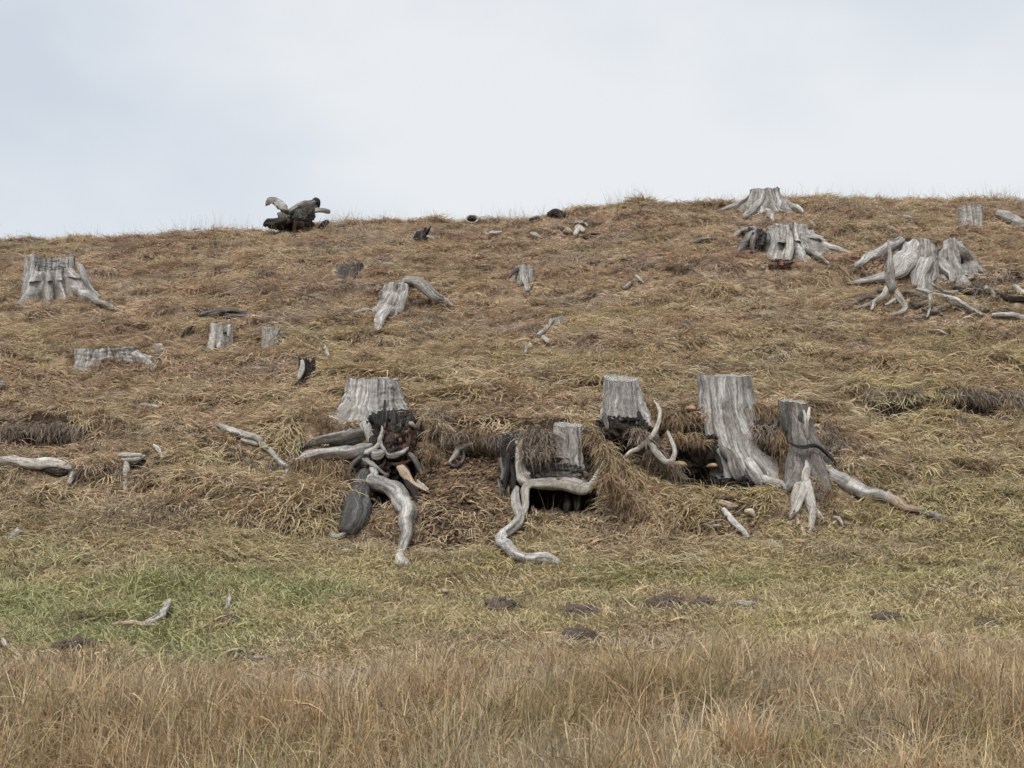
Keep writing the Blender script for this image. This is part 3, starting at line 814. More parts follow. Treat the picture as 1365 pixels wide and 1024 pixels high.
c = P(463, 556, y1 - .02); g.add(*lump(c, (.07, .06, .03), 4, .2, 3, 3, .05)); g.build('bracket_fungus', M['fungus_red'], t1)

# ledge stump with bridging root and snake root
t2, q = px_stump('slender stump on a root bridge above a dark hollow', 757, 622, 38, 562, mat='wood', flares=[(-30, .07, 20), (50, .09, 25)], seed=81, jag=.01, flute=.12, base=.12, tilt=15, yfront=15.72, zb=float(P(757, 648, 15.8)[2]),
                 group='stumps with bared roots along the terrace edge', back=1.0)
y2 = 15.7
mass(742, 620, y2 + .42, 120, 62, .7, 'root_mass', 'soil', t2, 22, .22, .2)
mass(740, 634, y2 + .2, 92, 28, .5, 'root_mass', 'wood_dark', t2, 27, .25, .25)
limb([(690, 588, 8, y2 + .12), (692, 608, 12, y2 + .08), (694, 630, 12, y2), (699, 638, 16, y2 - .05), (706, 642, 10, y2 - .05)], 'root', 'pale', t2)
limb([(697, 588, 10, y2 + .2), (702, 610, 13, y2 + .15), (704, 632, 10, y2 + .08)], 'root', 'wood_dark', t2, flat=.6)
limb([(690, 694, 9, y2 - .3), (698, 680, 10, y2 - .25), (699, 664, 11, y2 - .18), (700, 652, 13, y2 - .12), (708, 645, 15, y2 - .08), (722, 645, 17, y2 - .06), (742, 643, 15, y2 - .04), (762, 645, 19, y2 - .08), (778, 652, 18, y2 - .12), (785, 648, 10, y2 - .1)], 'bridge_root', 'pale', t2, sink=False)
limb([(752, 628, 14, y2 + .05), (764, 640, 16, y2 - .03), (780, 650, 14, y2 - .1)], 'root', 'wood', t2)
limb([(784, 653, 8, y2 - .1), (791, 642, 9, y2 - .1), (797, 630, 6, y2 - .05), (800, 618, 3, y2)], 'root', 'wood', t2)
limb([(690, 650, 8, y2 - .05), (686, 664, 12, y2 - .15), (687, 680, 14, 15.45), (693, 692, 11), (688, 701, 13), (674, 710, 13), (667, 720, 15), (676, 731, 14), (690, 741, 12), (708, 745, 12), (728, 745, 14), (744, 750, 10)], 'snake_root', 'wood', t2, seg=24, lift=1.0, rough=.28)
limb([(678, 690, 5, 15.35), (683, 700, 6), (692, 688, 5, 15.4)], 'root', 'tan', t2)
for (a, b, c, d, w_) in ((668, 612, 670, 640, 7), (676, 604, 675, 650, 9), (682, 620, 684, 668, 8), (664, 640, 666, 668, 4), (672, 640, 677, 662, 5), (796, 640, 800, 672, 8), (803, 632, 806, 668, 6), (770, 660, 768, 682, 12), (757, 664, 755, 684, 9)):
    limb([(a, b, w_, y2 + .05), ((a + c) / 2 + 1.5, (b + d) / 2, w_, y2), (c, d, w_ * .5, y2 - .02)], 'root', 'black' if w_ > 7 else 'wood_dark', t2)
# the broken slab beside it
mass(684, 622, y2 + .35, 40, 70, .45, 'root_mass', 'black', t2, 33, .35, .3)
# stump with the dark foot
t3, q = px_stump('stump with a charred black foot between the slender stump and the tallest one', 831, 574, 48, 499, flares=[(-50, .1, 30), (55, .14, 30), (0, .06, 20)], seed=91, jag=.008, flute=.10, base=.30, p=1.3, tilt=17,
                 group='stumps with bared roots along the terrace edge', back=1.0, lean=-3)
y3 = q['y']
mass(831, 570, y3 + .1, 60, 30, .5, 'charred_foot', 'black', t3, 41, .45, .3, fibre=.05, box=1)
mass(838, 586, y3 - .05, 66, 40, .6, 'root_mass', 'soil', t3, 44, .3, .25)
for i in range(9):
    a = 806 + i * 6.5
    limb([(a, 550 + (i * 5 % 7) * 3, 5, y3 - .08), (a + 3, 566, 6, y3 - .16), (a + 1, 580 + (i * 7) % 5, 3, y3 - .2)], 'splinter', 'black' if i % 3 else 'wood_dark', t3, rough=.3)
# the looped bleached roots
limb([(872, 534, 3, y3 - .1), (878, 545, 6, y3 - .25), (879, 562, 6, y3 - .4), (870, 580, 6, y3 - .5), (852, 596, 6, y3 - .55), (841, 602, 6, y3 - .6), (831, 611, 4, y3 - .65)], 'looped_root', 'pale', t3, rough=.10)
limb([(853, 574, 5, y3 - .3), (862, 585, 7, y3 - .45), (872, 598, 8, y3 - .6), (884, 611, 9, y3 - .7), (894, 616, 8, y3 - .75), (899, 606, 7, y3 - .72), (897, 592, 6, y3 - .65), (890, 577, 5, y3 - .55)], 'looped_root', 'pale', t3, rough=.10)

# tallest stump
t4, q = px_stump('tallest stump of the terrace with orange fungus and a foot swung right', 966, 612, 72, 497, flares=[(72, .50, 32), (25, .16, 16), (-70, .12, 25)], seed=102, jag=.008, flute=.085, base=.36, p=1.9, tilt=10, tside=1, swing=(.36, -.22), zb=float(P(1005, 652, 15.9)[2]),
                 group='stumps with bared roots along the terrace edge', back=.9, nt=34)
y4 = q['y']
limb([(1000, 600, 14, y4 - .02), (1012, 622, 26, y4 - .22), (1028, 640, 26, y4 - .3), (1048, 652, 12, y4 - .32)], 'root', 'wood', t4, flat=.6, rough=.2)
limb([(962, 590, 10, y4 + .05), (968, 606, 17, y4 - .14), (976, 622, 18, y4 - .25), (985, 637, 13, y4 - .3)], 'root', 'wood_dark', t4, flat=.8)
limb([(934, 588, 10, y4), (945, 596, 11, y4 - .08), (955, 610, 9, y4 - .15), (962, 628, 5, y4 - .2)], 'root', 'black', t4, rough=.4, flat=.7)
limb([(930, 586, 6, y4), (938, 600, 7, y4 - .08), (942, 616, 4, y4 - .1)], 'root', 'rot', t4, rough=.4)
limb([(996, 626, 13, y4 - .3), (1005, 632, 14, y4 - .33), (1016, 645, 9, y4 - .35), (1030, 650, 5, y4 - .35)], 'root', 'wood', t4)
mass(925, 606, y4 + .1, 62, 56, .5, 'root_mass', 'soil', t4, 55, .3, .25)
mass(1000, 650, y4 - .05, 110, 30, .5, 'root_mass', 'black', t4, 58, .3, .3)
mass(1026, 612, y4 + .1, 60, 90, .5, 'root_mass', 'soil', t4, 61, .25, .2)
def bracket(u, v, y, wpx, hpx, dep, mat, parent, seed):
    s = y / F
    c = P(u, v, y)
    V, f, uv = lump((0, 0, 0), (wpx / 2 * s, dep, hpx / 2 * s), seed, .12, 2, 3, .04)
    V[:, 2] = np.where(V[:, 2] > 0, V[:, 2] * 1.2, V[:, 2] * .5)
    return Geo().add(V + c, f, uv).build('bracket_fungus', M[mat], parent)
bracket(921, 546, y4 + .12, 15, 10, .1, 'fungus_red', t4, 2)
bracket(904, 620, y4 - .2, 25, 9, .1, 'fungus', t4, 3)
bracket(950, 622, y4 - .1, 18, 8, .1, 'fungus', t4, 4)

# leaning dark stump with forked foot
t5, q = px_stump('dark leaning stump with a bleached two-pronged root below it', 1068, 628, 38, 531, mat='wood_dark', lean=-12, flares=[(-30, .06, 20), (60, .2, 25), (10, .08, 20)], seed=111, jag=.008, flute=.12, base=.12, p=1.6, tilt=16, tside=-6,
                 group='stumps with bared roots along the terrace edge', back=.9)
y5 = q['y']
limb([(1071, 545, 4, y5 + .02), (1074, 558, 7, y5 - .03), (1075, 570, 6, y5 - .04), (1077, 584, 3, y5 - .02)], 'splinter', 'pale', t5, flat=.5)
limb([(1079, 543, 3, y5 + .03), (1077, 553, 5, y5 - .02), (1076, 563, 3, y5 - .03)], 'splinter', 'pale', t5, flat=.5)
limb([(1066, 546, 3, y5 + .02), (1065, 556, 5, y5 - .02), (1068, 568, 3, y5 - .02)], 'splinter', 'slate', t5, flat=.5)
limb([(1044, 538, 6, y5 + .02), (1045, 556, 8, y5 - .02), (1048, 574, 5, y5 - .02)], 'splinter', 'slate', t5, flat=.5)
limb([(1052, 590, 3, y5 - .1), (1068, 596, 5, y5 - .15), (1088, 594, 5, y5 - .12), (1104, 606, 6, y5 - .1), (1115, 622, 5, y5 - .1)], 'root', 'black', t5)
limb([(1064, 596, 24, y5 - .05), (1062, 625, 28, y5 - .1), (1056, 650, 18, y5 - .1)], 'root', 'wood_dark', t5, flat=.7, rough=.25)
limb([(1084, 596, 24, y5 - .05), (1092, 625, 26, y5 - .08), (1100, 654, 16, y5 - .05)], 'root', 'wood_dark', t5, flat=.7, rough=.25)
limb([(1075, 614, 3, y5 - .12), (1075, 627, 11, y5 - .2), (1074, 642, 17, y5 - .25), (1068, 658, 20, y5 - .3), (1060, 676, 15, y5 - .38), (1052, 690, 8, y5 - .45)], 'forked_root', 'pale', t5, seg=14, rough=.1)
limb([(1075, 628, 6, y5 - .16), (1077, 640, 12, y5 - .24), (1080, 656, 17, y5 - .3), (1083, 675, 15, y5 - .38), (1081, 695, 10, y5 - .45), (1081, 712, 5, y5 - .5)], 'forked_root', 'pale', t5, seg=14, rough=.1)
limb([(1084, 676, 8, y5 - .4), (1091, 686, 9, y5 - .44), (1100, 695, 4, y5 - .45)], 'forked_root', 'pale', t5)
limb([(1060, 690, 8, y5 - .45), (1067, 703, 9, y5 - .5), (1074, 716, 5, y5 - .55)], 'forked_root', 'tan', t5)
limb([(1094, 622, 20, y5 - .05), (1112, 634, 18, y5 - .05), (1135, 645, 19, y5 - .08), (1160, 657, 17), (1178, 663, 12), (1195, 671, 8)], 'root', 'wood', t5, lift=1.0, seg=14)
limb([(1184, 660, 12), (1193, 668, 12), (1210, 678, 9), (1228, 681, 7)], 'root', 'tan', t5, lift=.8)
limb([(1222, 680, 7), (1246, 690, 8), (1272, 699, 5)], 'root', 'wood_dark', t5, lift=.8)

# ------------------------------------------------------------------ driftwood and debris
yd = G(395, 305)[1]
t = thing('driftwood', 'twisted dead stump with horn-like arms lying on the skyline at the left', 'driftwood', G(395, 305))
limb([(352, 301, 5, yd), (360, 296, 14, yd), (374, 293, 17, yd), (390, 292, 18, yd), (404, 293, 15, yd), (415, 298, 9, yd)], 'trunk', 'black', t, rough=.4, seg=24, sink=False)
mass(388, 301, yd, 52, 13, .4, 'trunk', 'black', t, 71, .3, .25, fibre=.1, clear=False)
mass(406, 288, yd - .05, 26, 20, .3, 'trunk', 'slate', t, 74, .4, .3, fibre=.1, clear=False, box=1)
limb([(376, 292, 16, yd - .1), (392, 286, 15, yd - .12), (404, 279, 15, yd - .1), (414, 273, 13, yd - .06), (422, 270, 7, yd - .05)], 'arm', 'wood_dark', t, rough=.3, seg=22, sink=False)
limb([(372, 287, 6, yd + .05), (386, 284, 8, yd + .02), (398, 276, 8, yd + .03), (409, 272, 7, yd + .03), (420, 270, 4, yd)], 'arm', 'wood', t, rough=.25)
limb([(390, 286, 7, yd + .2), (378, 279, 11, yd + .2), (370, 271, 11, yd + .2), (361, 268, 9, yd + .2), (357, 272, 6, yd + .2)], 'arm', 'wood', t, rough=.25)
limb([(412, 279, 9, yd - .1), (425, 280, 7, yd - .15), (439, 282, 5, yd - .2)], 'arm', 'wood', t, tip=False, rough=.25)
limb([(402, 298, 4, yd - .2), (411, 294, 6, yd - .22), (417, 284, 5, yd - .2)], 'arm', 'pale', t)
limb([(416, 274, 6, yd - .1), (421, 270, 9, yd - .1), (424, 275, 5, yd - .12)], 'arm', 'black', t, rough=.3)
limb([(424, 303, 3), (432, 300, 8), (438, 297, 5)], 'splinter', 'black', t, lift=1)

yk = G(563, 326)[1]
t = thing('charred_stub', 'small black stub with two twiggy prongs on the upper slope', 'wood stub', G(563, 325))
Geo().add(*lump(P(561, 317, yk), (9 * yk / F, .1, 10 * yk / F), 3, .25, 3, 4, .2)).build('trunk', M['black'], t)
limb([(566, 314, 5, yk - .03), (570, 308, 4, yk - .05), (574, 302, 2, yk - .05)], 'prong', 'black', t)
limb([(564, 312, 4, yk - .03), (567, 304, 3, yk - .03)], 'prong', 'black', t)
limb([(568, 314, 4, yk - .05), (574, 317, 4, yk - .08), (580, 321, 2, yk - .1)], 'prong', 'wood', t)

# hollow log end on the skyline
yh = G(629, 297)[1]
yh -= .35; pc = P(629, 292.5, yh)
g = Geo(); rad = 8 * yh / F
th = np.linspace(0, 2 * PI, 33)
prof = [(.35, .95), (.0, 1.05), (-.05, 1.0), (-.05, .76), (.0, .68), (.3, .66), (.3, 0)]
V = []
for dy, k in prof:
    kk = k * (1 + .06 * per1(th, 5, 2))
    V.append(np.stack([pc[0] + np.cos(th) * rad * 1.15 * kk - .15 * dy, pc[1] + dy + 0 * th, pc[2] + np.sin(th) * rad * .75 * kk], 1))
V = np.array(V)
g.add(V.reshape(-1, 3), grid_faces(len(prof), 33), np.tile(np.stack([th * .2, th * 0], 1), (len(prof), 1)))
tag(g.build('hollow_log', M['pale']), 'pale hollow log end showing a dark hole on the skyline', 'log')
stamp(pc[0], pc[1], .25, .2)

GR = 'bleached bits of wood strewn over the pasture'
stick([(730, 287, 6), (740, 284, 9), (753, 288, 7)], 'dark chunk of log on the skyline right of the hollow log', 'log', 'fallen_log', 'black', None, lift=1)
stick([(706, 290, 4), (716, 289, 6), (722, 292, 3)], 'short brown chunk just left of the dark skyline log', 'log', 'fallen_log', 'wood_dark', None, lift=1)
stick([(647, 311, 4), (656, 312, 7), (668, 310, 4)], 'short grey stick below the hollow log on the skyline', mat='wood', lift=1)
stick([(709, 312, 6), (714, 315, 9), (720, 318, 5)], 'lone white chip below the dark skyline log', 'wood chip', 'wood_chip', lift=1)
stick([(751, 309, 5), (756, 308, 9), (762, 310, 5)], 'left pale chip of the pair under the thin curved stick', 'wood chip', 'wood_chip', 'tan', lift=1)
stick([(768, 312, 7), (771, 305, 9), (777, 308, 5)], 'white chip beside the dark log piece on the upper slope', 'wood chip', 'wood_chip', lift=1)
stick([(766, 298, 3), (776, 297, 5), (784, 302, 3)], 'thin curved stick above the white chips on the upper slope', mat='wood', lift=1)
stick([(778, 316, 7), (788, 312, 9), (799, 312, 5)], 'dark rotten log piece right of the white chips', 'log', 'fallen_log', 'rot', None, lift=1)
stick([(831, 384, 4), (836, 381, 7), (840, 378, 4)], 'small white chip below a short stick in the middle of the slope', 'wood chip', 'wood_chip', lift=1)
stick([(848, 368, 4), (853, 373, 5), (858, 378, 3)], 'short slanting stick above a white chip in the middle of the slope', lift=1)
stick([(920, 325, 4), (934, 320, 7), (953, 318, 5)], 'dark curved branch left of the stump with the red foot', 'branch', 'fallen_branch', 'wood_dark', None, lift=1)
stick([(1203, 288, 4), (1212, 290, 6), (1220, 292, 3)], 'pale stick below the skyline between the pale skyline stump and the plain stump', lift=1)
stick([(1238, 440, 3), (1250, 442, 5), (1262, 446, 3)], 'thin pale stick below the tangle of roots', lift=1)
# left side roots
t = thing('fallen_branch', 'long bleached branch with a curved root end at the left edge', 'branch', G(50, 628))
limb([(-12, 620, 11), (12, 615, 13), (40, 620, 14), (70, 620, 13), (95, 624, 7)], 'stem', 'pale', t, lift=1.3)
limb([(128, 629, 4), (112, 627, 9), (98, 633, 8), (92, 645, 5)], 'root', 'wood', t, lift=1.3)
limb([(60, 626, 8), (80, 630, 9), (100, 630, 7)], 'root', 'black', t, lift=.6)
yt = G(167, 655)[1] + .25
t = thing('tee_root', 'bleached T-shaped root sticking out of the bank at the left', 'root', G(168, 655))
limb([(157, 607, 5, yt), (172, 606, 6, yt), (187, 606, 4, yt)], 'root', 'pale', t)
limb([(161, 612, 5, yt - .05), (170, 614, 7, yt - .06), (184, 613, 7, yt), (193, 608, 4, yt + .1)], 'root', 'wood', t)
limb([(167, 612, 8, yt - .08), (169, 626, 8, yt - .12), (168, 642, 7, yt - .17), (168, 655, 6, yt - .22)], 'root', 'pale', t)
limb([(172, 618, 8, yt + .05), (182, 622, 8, yt + .05), (192, 616, 6, yt + .08)], 'root', 'black', t)
stick([(205, 595, 4), (212, 600, 6), (216, 610, 4)], 'curved white root end right of the T-shaped root', 'root', 'root_end', lift=1.4)
stick([(52, 578, 4), (60, 580, 6), (67, 591, 4)], 'small bent root in the dark hollow above the long bleached branch', 'root', 'root_end', lift=1.4)
stick([(175, 541, 3), (192, 540, 5), (211, 543, 3)], 'thin straight stick under the half hidden stump', lift=1.2)
stick([(267, 539, 3), (286, 529, 5), (305, 518, 3)], 'long thin slanting twig below the square broken stump', mat='tan', lift=1.2)
stick([(-6, 515, 7), (3, 514, 8), (9, 516, 4)], 'short stub of log at the left edge below the half hidden stump', 'log', 'fallen_log', 'wood', None, lift=1)
stick([(243, 448, 4), (250, 440, 8), (259, 436, 5)], 'small dark burnt piece left of the square broken stump', 'log', 'fallen_log', 'black', None, lift=1)
stick([(206, 466, 8), (212, 463, 12), (217, 467, 7)], 'pale stump-end chunk between the half hidden and square stumps', 'wood chunk', 'wood_chunk', 'wood', lift=1)
stick([(433, 461, 4), (435, 467, 6), (438, 474, 3)], 'tiny white splinter right of the tiny pale stump', 'wood chip', 'wood_chip', lift=1)
stick([(598, 617, 4, 16.1), (606, 608, 8, 16.15), (614, 597, 9, 16.2), (628, 592, 6, 16.2)], 'bent white branch sticking out under the turf edge', 'branch', 'fallen_branch', 'pale')
stick([(597, 618, 4, 16.1), (608, 622, 5, 16.1), (617, 613, 4, 16.15), (618, 600, 3, 16.2)], 'thin grey root looped below the bent white branch', 'root', 'root_end', 'wood_dark')
stick([(963, 680, 6), (975, 692, 8), (986, 703, 8), (997, 716, 6)], 'straight grey stick lying below the tallest stump', mat='wood', lift=1.4)
stick([(944, 702, 4), (950, 702, 6), (957, 702, 4)], 'small white chip left of the straight grey stick', 'wood chip', 'wood_chip', lift=1)
stick([(960, 669, 6), (972, 673, 8), (983, 674, 5)], 'broken tan wood piece above the straight grey stick', 'wood chip', 'wood_chip', 'tan', lift=1)
stick([(995, 681, 6), (1001, 684, 10), (1005, 689, 5)], 'tan chunk right of the straight grey stick', 'wood chunk', 'wood_chunk', 'tan', lift=1)
stick([(960, 664, 4), (985, 667, 5), (1010, 678, 4)], 'long thin dark twig under the tallest stump', mat='rot', lift=1)
stick([(1110, 690, 3), (1118, 692, 5), (1126, 703, 3)], 'small arched root end right of the two-pronged root', 'root', 'root_end', 'wood', lift=1.4)
stick([(1028, 722, 5), (1033, 726, 6), (1040, 730, 4)], 'small grey chip below the two-pronged root', 'wood chip', 'wood_chip', 'wood', lift=1)
stick([(985, 802, 5), (995, 804, 7), (1006, 804, 4)], 'flat white flake on the grass below the straight grey stick', 'wood chip', 'wood_chip', lift=1.2)
stick([(195, 832, 6), (207, 825, 9), (219, 815, 9), (226, 804, 9)], 'thick white bent branch end on the green grass at the left', 'branch', 'fallen_branch', 'pale', None, lift=1.6)
stick([(150, 832, 4), (175, 832, 7), (205, 834, 5)], 'brown weathered branch lying left of the white bent end', 'branch', 'fallen_branch', 'tan', None, lift=1)
stick([(300, 814, 3), (304, 805, 6), (307, 793, 4)], 'small upright white twig right of the white bent branch end', lift=1.4)
def peg(u, v0, v1, wd, label):
    yy = G(u, v1)[1]
    o = limb([(u, v0, wd, yy), (u - .6, (v0 + v1) / 2, wd, yy), (u - 1, v1 + 4, wd, yy)], 'stick', 'pale', None, tip=False, rough=.05)
    tag(o, label, 'stick', GR)
    stamp(P(u, v1, yy)[0], yy - .1, .12, .3)
peg(315, 866, 878, 5, 'stubby white stick standing upright at the edge of the green grass')
peg(328, 874, 880, 3, 'shorter thin white stick right of the stubby white one')
stick([(338, 877, 5), (346, 877, 6), (356, 876, 4)], 'white chip lying right of the two upright white sticks', 'wood chip', 'wood_chip', lift=1.4)
stick([(598, 868, 4), (602, 863, 7), (605, 860, 3)], 'white scrap at the meadow edge near the middle', 'wood chip', 'wood_chip', lift=1.6)
stick([(14, 718, 5), (20, 712, 8), (24, 704, 5)], 'short grey stub slanting out of the grass at the left edge', mat='wood', lift=1.5)
stick([(2, 852, 5), (6, 857, 7), (8, 862, 4)], 'white chip at the left edge above the tall grass', 'wood chip', 'wood_chip', lift=1.4)
stick([(1243, 573, 3), (1250, 575, 5), (1256, 578, 3)], 'white chip under the right-hand grass ledge', 'wood chip', 'wood_chip', lift=1.2)
stick([(1288, 594, 3), (1293, 597, 5), (1299, 600, 3)], 'second white chip lower under the right-hand grass ledge', 'wood chip', 'wood_chip', lift=1.2)
stick([(376, 876, 4), (410, 930, 4)][:0] or [(375, 921, 3), (395, 925, 5), (412, 924, 3)], 'pale stem lying flat on the tall grass left of the middle', mat='tan', lift=5)
def stone(u, v, wpx, hpx, mat, label, seed):
    p = G(u, v); s = p[1] / F
    o = Geo().add(*lump(p + (0, 0, .05), (wpx / 2 * s, wpx / 2 * s * .8, hpx / 2 * s), seed, .25, 2, 3, .05)).build('stone', M[mat])
    tag(o, label, 'stone', 'stones lying in the grass')
    stamp(p[0], p[1], wpx / 2 * s + .04, .2); stamp(p[0], p[1] - .12, .1, .4)
stone(668, 850, 16, 9, 'tanstone', 'tan stone at the meadow edge left of the lower molehill', 3)
stone(461, 741, 12, 7, 'tanstone', 'tan stone left of the foot of the leg-like root', 4)
stone(574, 521, 8, 8, 'stone', 'white stone on the slope right of the stump with the rotten root plate', 5)
stone(420, 735, 9, 9, 'stone', 'pale stone below the dark leg-like root', 6)
stone(593, 795, 9, 6, 'tanstone', 'lower of two small tan stones in the meadow', 7)
stone(592, 780, 9, 6, 'tanstone', 'upper of two small tan stones in the meadow', 8)
stone(765, 762, 9, 5, 'stone', 'pale stone right of the tail of the snake-like root', 9)
stone(346, 566, 8, 6, 'tanstone', 'rusty stone above the long left root', 10)

def molehill(u, v, wpx, hpx, label, seed):
    p = G(u, v + hpx * .45); s = p[1] / F
    g = Geo()
    R = wpx / 2 * s * 1.3; hz = hpx * s * 1.05
    V, f, uv = lump((0, 0, 0), (R, R * .9, hz), seed, .3, 3.5, 4, .22)
    V[:, 2] = np.maximum(V[:, 2], -.03)
    g.add(V + p, f, uv)
    rr = random.Random(seed)
    t = g.build('molehill', M['mole'])
    g2 = Geo()
    for i in range(120):
        a = rr.random() * 2 * PI; d = R * (rr.random() ** .6) * 1.5
        x, y = p[0] + math.cos(a) * d, p[1] + math.sin(a) * d * .9
        z = max(float(H(x, y)), p[2] + hz * math.sqrt(max(0, 1 - (d / R) ** 2)) * .95)
        cs = rr.uniform(.008, .028)
        V, f, uv = lump((x, y, z), (cs, cs, cs * .8), i, .3, 2, 1, 0)
        g2.add(V, f, uv)
    c = g2.build('clods', M['mole'], t, smooth=False)
    c['kind'] = 'stuff'
    tag(t, label, 'molehill', 'molehills on the meadow')
    stamp(p[0], p[1], R * 1.1, .1); stamp(p[0], p[1], R * .75, 0); stamp(p[0], p[1] - R, R * .9, .12)
molehill(776, 818, 46, 17, 'upper dark molehill in the middle of the meadow', 3)
molehill(772, 848, 40, 16, 'molehill just behind the tall grass below the middle', 4)
molehill(668, 806, 38, 13, 'flat molehill left of the upper dark one', 5)
molehill(888, 804, 40, 14, 'molehill right of the upper dark one', 6)
molehill(938, 804, 30, 10, 'low molehill farthest to the right of the middle row', 7)
molehill(1185, 826, 36, 15, 'rounded dark molehill in the right part of the meadow', 8)
molehill(1316, 833, 32, 8, 'low flat molehill near the right edge', 9)
molehill(105, 862, 56, 15, 'broad brown molehill beside the green grass at the left', 10)
molehill(305, 826, 24, 9, 'small molehill right of the white bent branch end', 11)

# ------------------------------------------------------------------ ground sheet
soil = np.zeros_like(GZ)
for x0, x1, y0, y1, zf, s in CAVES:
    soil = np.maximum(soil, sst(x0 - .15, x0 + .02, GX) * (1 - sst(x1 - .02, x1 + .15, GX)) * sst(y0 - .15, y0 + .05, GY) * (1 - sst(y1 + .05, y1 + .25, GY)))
def bare(x, y):
    n = fbm(x * 2.2, y * 2.2, 77, 3) * .18
    return sst(-1.16, -.92, x + n) * (1 - sst(-.02, .12, x + n)) * sst(14.75, 15.1, y + n) * (1 - sst(16.25, 16.4, y)) * .9
BR = bare(GX, GY)
green = (1 - sst(-2.7, -.9, GX + fbm(GX * .7, GY * .9, 88, 3) * 1.6)) * sst(10.3, 10.9, GY) * (1 - sst(13.3, 14.4, GY + fbm(GX, GY, 89, 3) * .9))
nv_, nu_ = GZ.shape
idx = np.arange(nu_ * nv_).reshape(nv_, nu_)
fq = np.stack([idx[:-1, :-1], idx[:-1, 1:], idx[1:, 1:], idx[1:, :-1]], -1).reshape(-1, 4)
me = bpy.data.meshes.new('ground')
me.vertices.add(nu_ * nv_)
me.vertices.foreach_set('co', np.stack([GX, GY, GZ], -1).astype(np.float32).ravel())
me.loops.add(len(fq) * 4); me.polygons.add(len(fq))
me.loops.foreach_set('vertex_index', fq.ravel().astype(np.int32))
me.polygons.foreach_set('loop_start', (np.arange(len(fq)) * 4).astype(np.int32))
me.polygons.foreach_set('use_smooth', np.ones(len(fq), bool))
me.update(calc_edges=True)
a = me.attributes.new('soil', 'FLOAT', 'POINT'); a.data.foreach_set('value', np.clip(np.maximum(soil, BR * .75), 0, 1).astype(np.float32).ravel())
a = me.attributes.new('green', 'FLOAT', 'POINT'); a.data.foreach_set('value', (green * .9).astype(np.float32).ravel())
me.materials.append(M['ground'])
go = bpy.data.objects.new('ground', me)
C.objects.link(go)
go['kind'] = 'structure'
go['label'] = 'rough pasture hillside of dead brown grass'

# ------------------------------------------------------------------ grass
def tuft(name, nb, Lr, wr, e0, droop, spread, rad, seed, segs=4, minz=.012, wave=.5, hang=False, bend_out=False):
    r = random.Random(seed)
    V = []; Fc = []; col = []
    for b in range(nb):
        a0 = r.uniform(0, 2 * PI); rr = rad * math.sqrt(r.random())
        p = Vector((math.cos(a0) * rr, math.sin(a0) * rr, r.uniform(0, .02)))
        az = -PI / 2 + r.gauss(0, spread)
        if bend_out:
            az = a0 + r.gauss(0, .5) if r.random() < .6 else r.uniform(0, 2 * PI)
        el = math.radians(r.uniform(*e0))
        L = r.uniform(*Lr); wd = r.uniform(*wr)
        dr = r.uniform(*droop)
        ph = r.uniform(0, 6.28); wv = r.gauss(0, wave)
        roll = r.uniform(-.9, .9)
        zf = minz + r.random() * .035
        n0 = len(V)
        tone = r.choice((r.uniform(.58, .85), r.uniform(.85, 1.1), r.uniform(.95, 1.28)))
        warm = r.uniform(-.06, .06)
        for k in range(segs + 1):
            s = k / segs
            e = el - dr * s
            z_ = az + wv * math.sin(ph + s * 4)
            d = Vector((math.cos(z_) * math.cos(e), math.sin(z_) * math.cos(e), math.sin(e)))
            side = d.cross(Vector((0, 0, 1)))
            if side.length < .05: side = Vector((1, 0, 0))
            side.normalize()
            up = side.cross(d)
            side = side * math.cos(roll) + up * math.sin(roll)
            w_ = wd * .5 * (1 - s) ** .6 if k < segs else 0.0006
            w_ = max(w_, .0006)
            V += [p - side * w_, p + side * w_]
            t_ = tone * (1.04 - .1 * s)
            col += [(t_ * (1 + warm), t_, t_ * (1 - warm * 1.5), 1)] * 2
            if k < segs:
                p = p + d * (L / segs)
                if not hang and p.z < zf: p.z = zf
                i = n0 + k * 2
                Fc.append((i, i + 1, i + 3, i + 2))
    me = bpy.data.meshes.new(name)
    me.from_pydata([tuple(v) for v in V], [], Fc)
    at = me.attributes.new('blade', 'FLOAT_COLOR', 'POINT')
    at.data.foreach_set('color', np.array(col, np.float32).ravel())
    me.polygons.foreach_set('use_smooth', np.ones(len(me.polygons), bool))
    me.materials.append(M['grass'])
    o = bpy.data.objects.new(name, me)
    return o
def coll(name, objs):
    c = bpy.data.collections.new(name)
    for o in objs: c.objects.link(o)
    return c, len(objs)
MAT = coll('matted_tufts', [tuft('matted_tuft_%02d' % i, 23, (.10, .28), (.006, .0135), (8, 52), (.6, 1.7), .75, .09, i, 5, wave=.65) for i in range(12)])
SHORT = coll('short_tufts', [tuft('short_tuft_%02d' % i, 18, (.06, .18), (.008, .014), (10, 65), (.4, 1.4), 1.5, .10, 50 + i, 4, wave=.6) for i in range(10)])
TALL = coll('tall_tufts', [tuft('tall_tuft_%02d' % i, 15, (.10, .40), (.004, .0105), (30, 92), (.0, 2.1), 3, .10, 90 + i, 6, wave=.45, bend_out=True) for i in range(12)])
HANG = coll('hanging_tufts', [tuft('hanging_tuft_%02d' % i, 16, (.12, .34), (.007, .013), (-5, 40), (1.3, 2.1), .45, .06, 130 + i, 5, wave=.25, hang=True) for i in range(8)])
STALK = coll('stalks', [tuft('stalk_%02d' % i, 4, (.18, .42), (.003, .0045), (70, 95), (.0, .7), 3, .06, 170 + i, 5, wave=.1, bend_out=True) for i in range(6)])

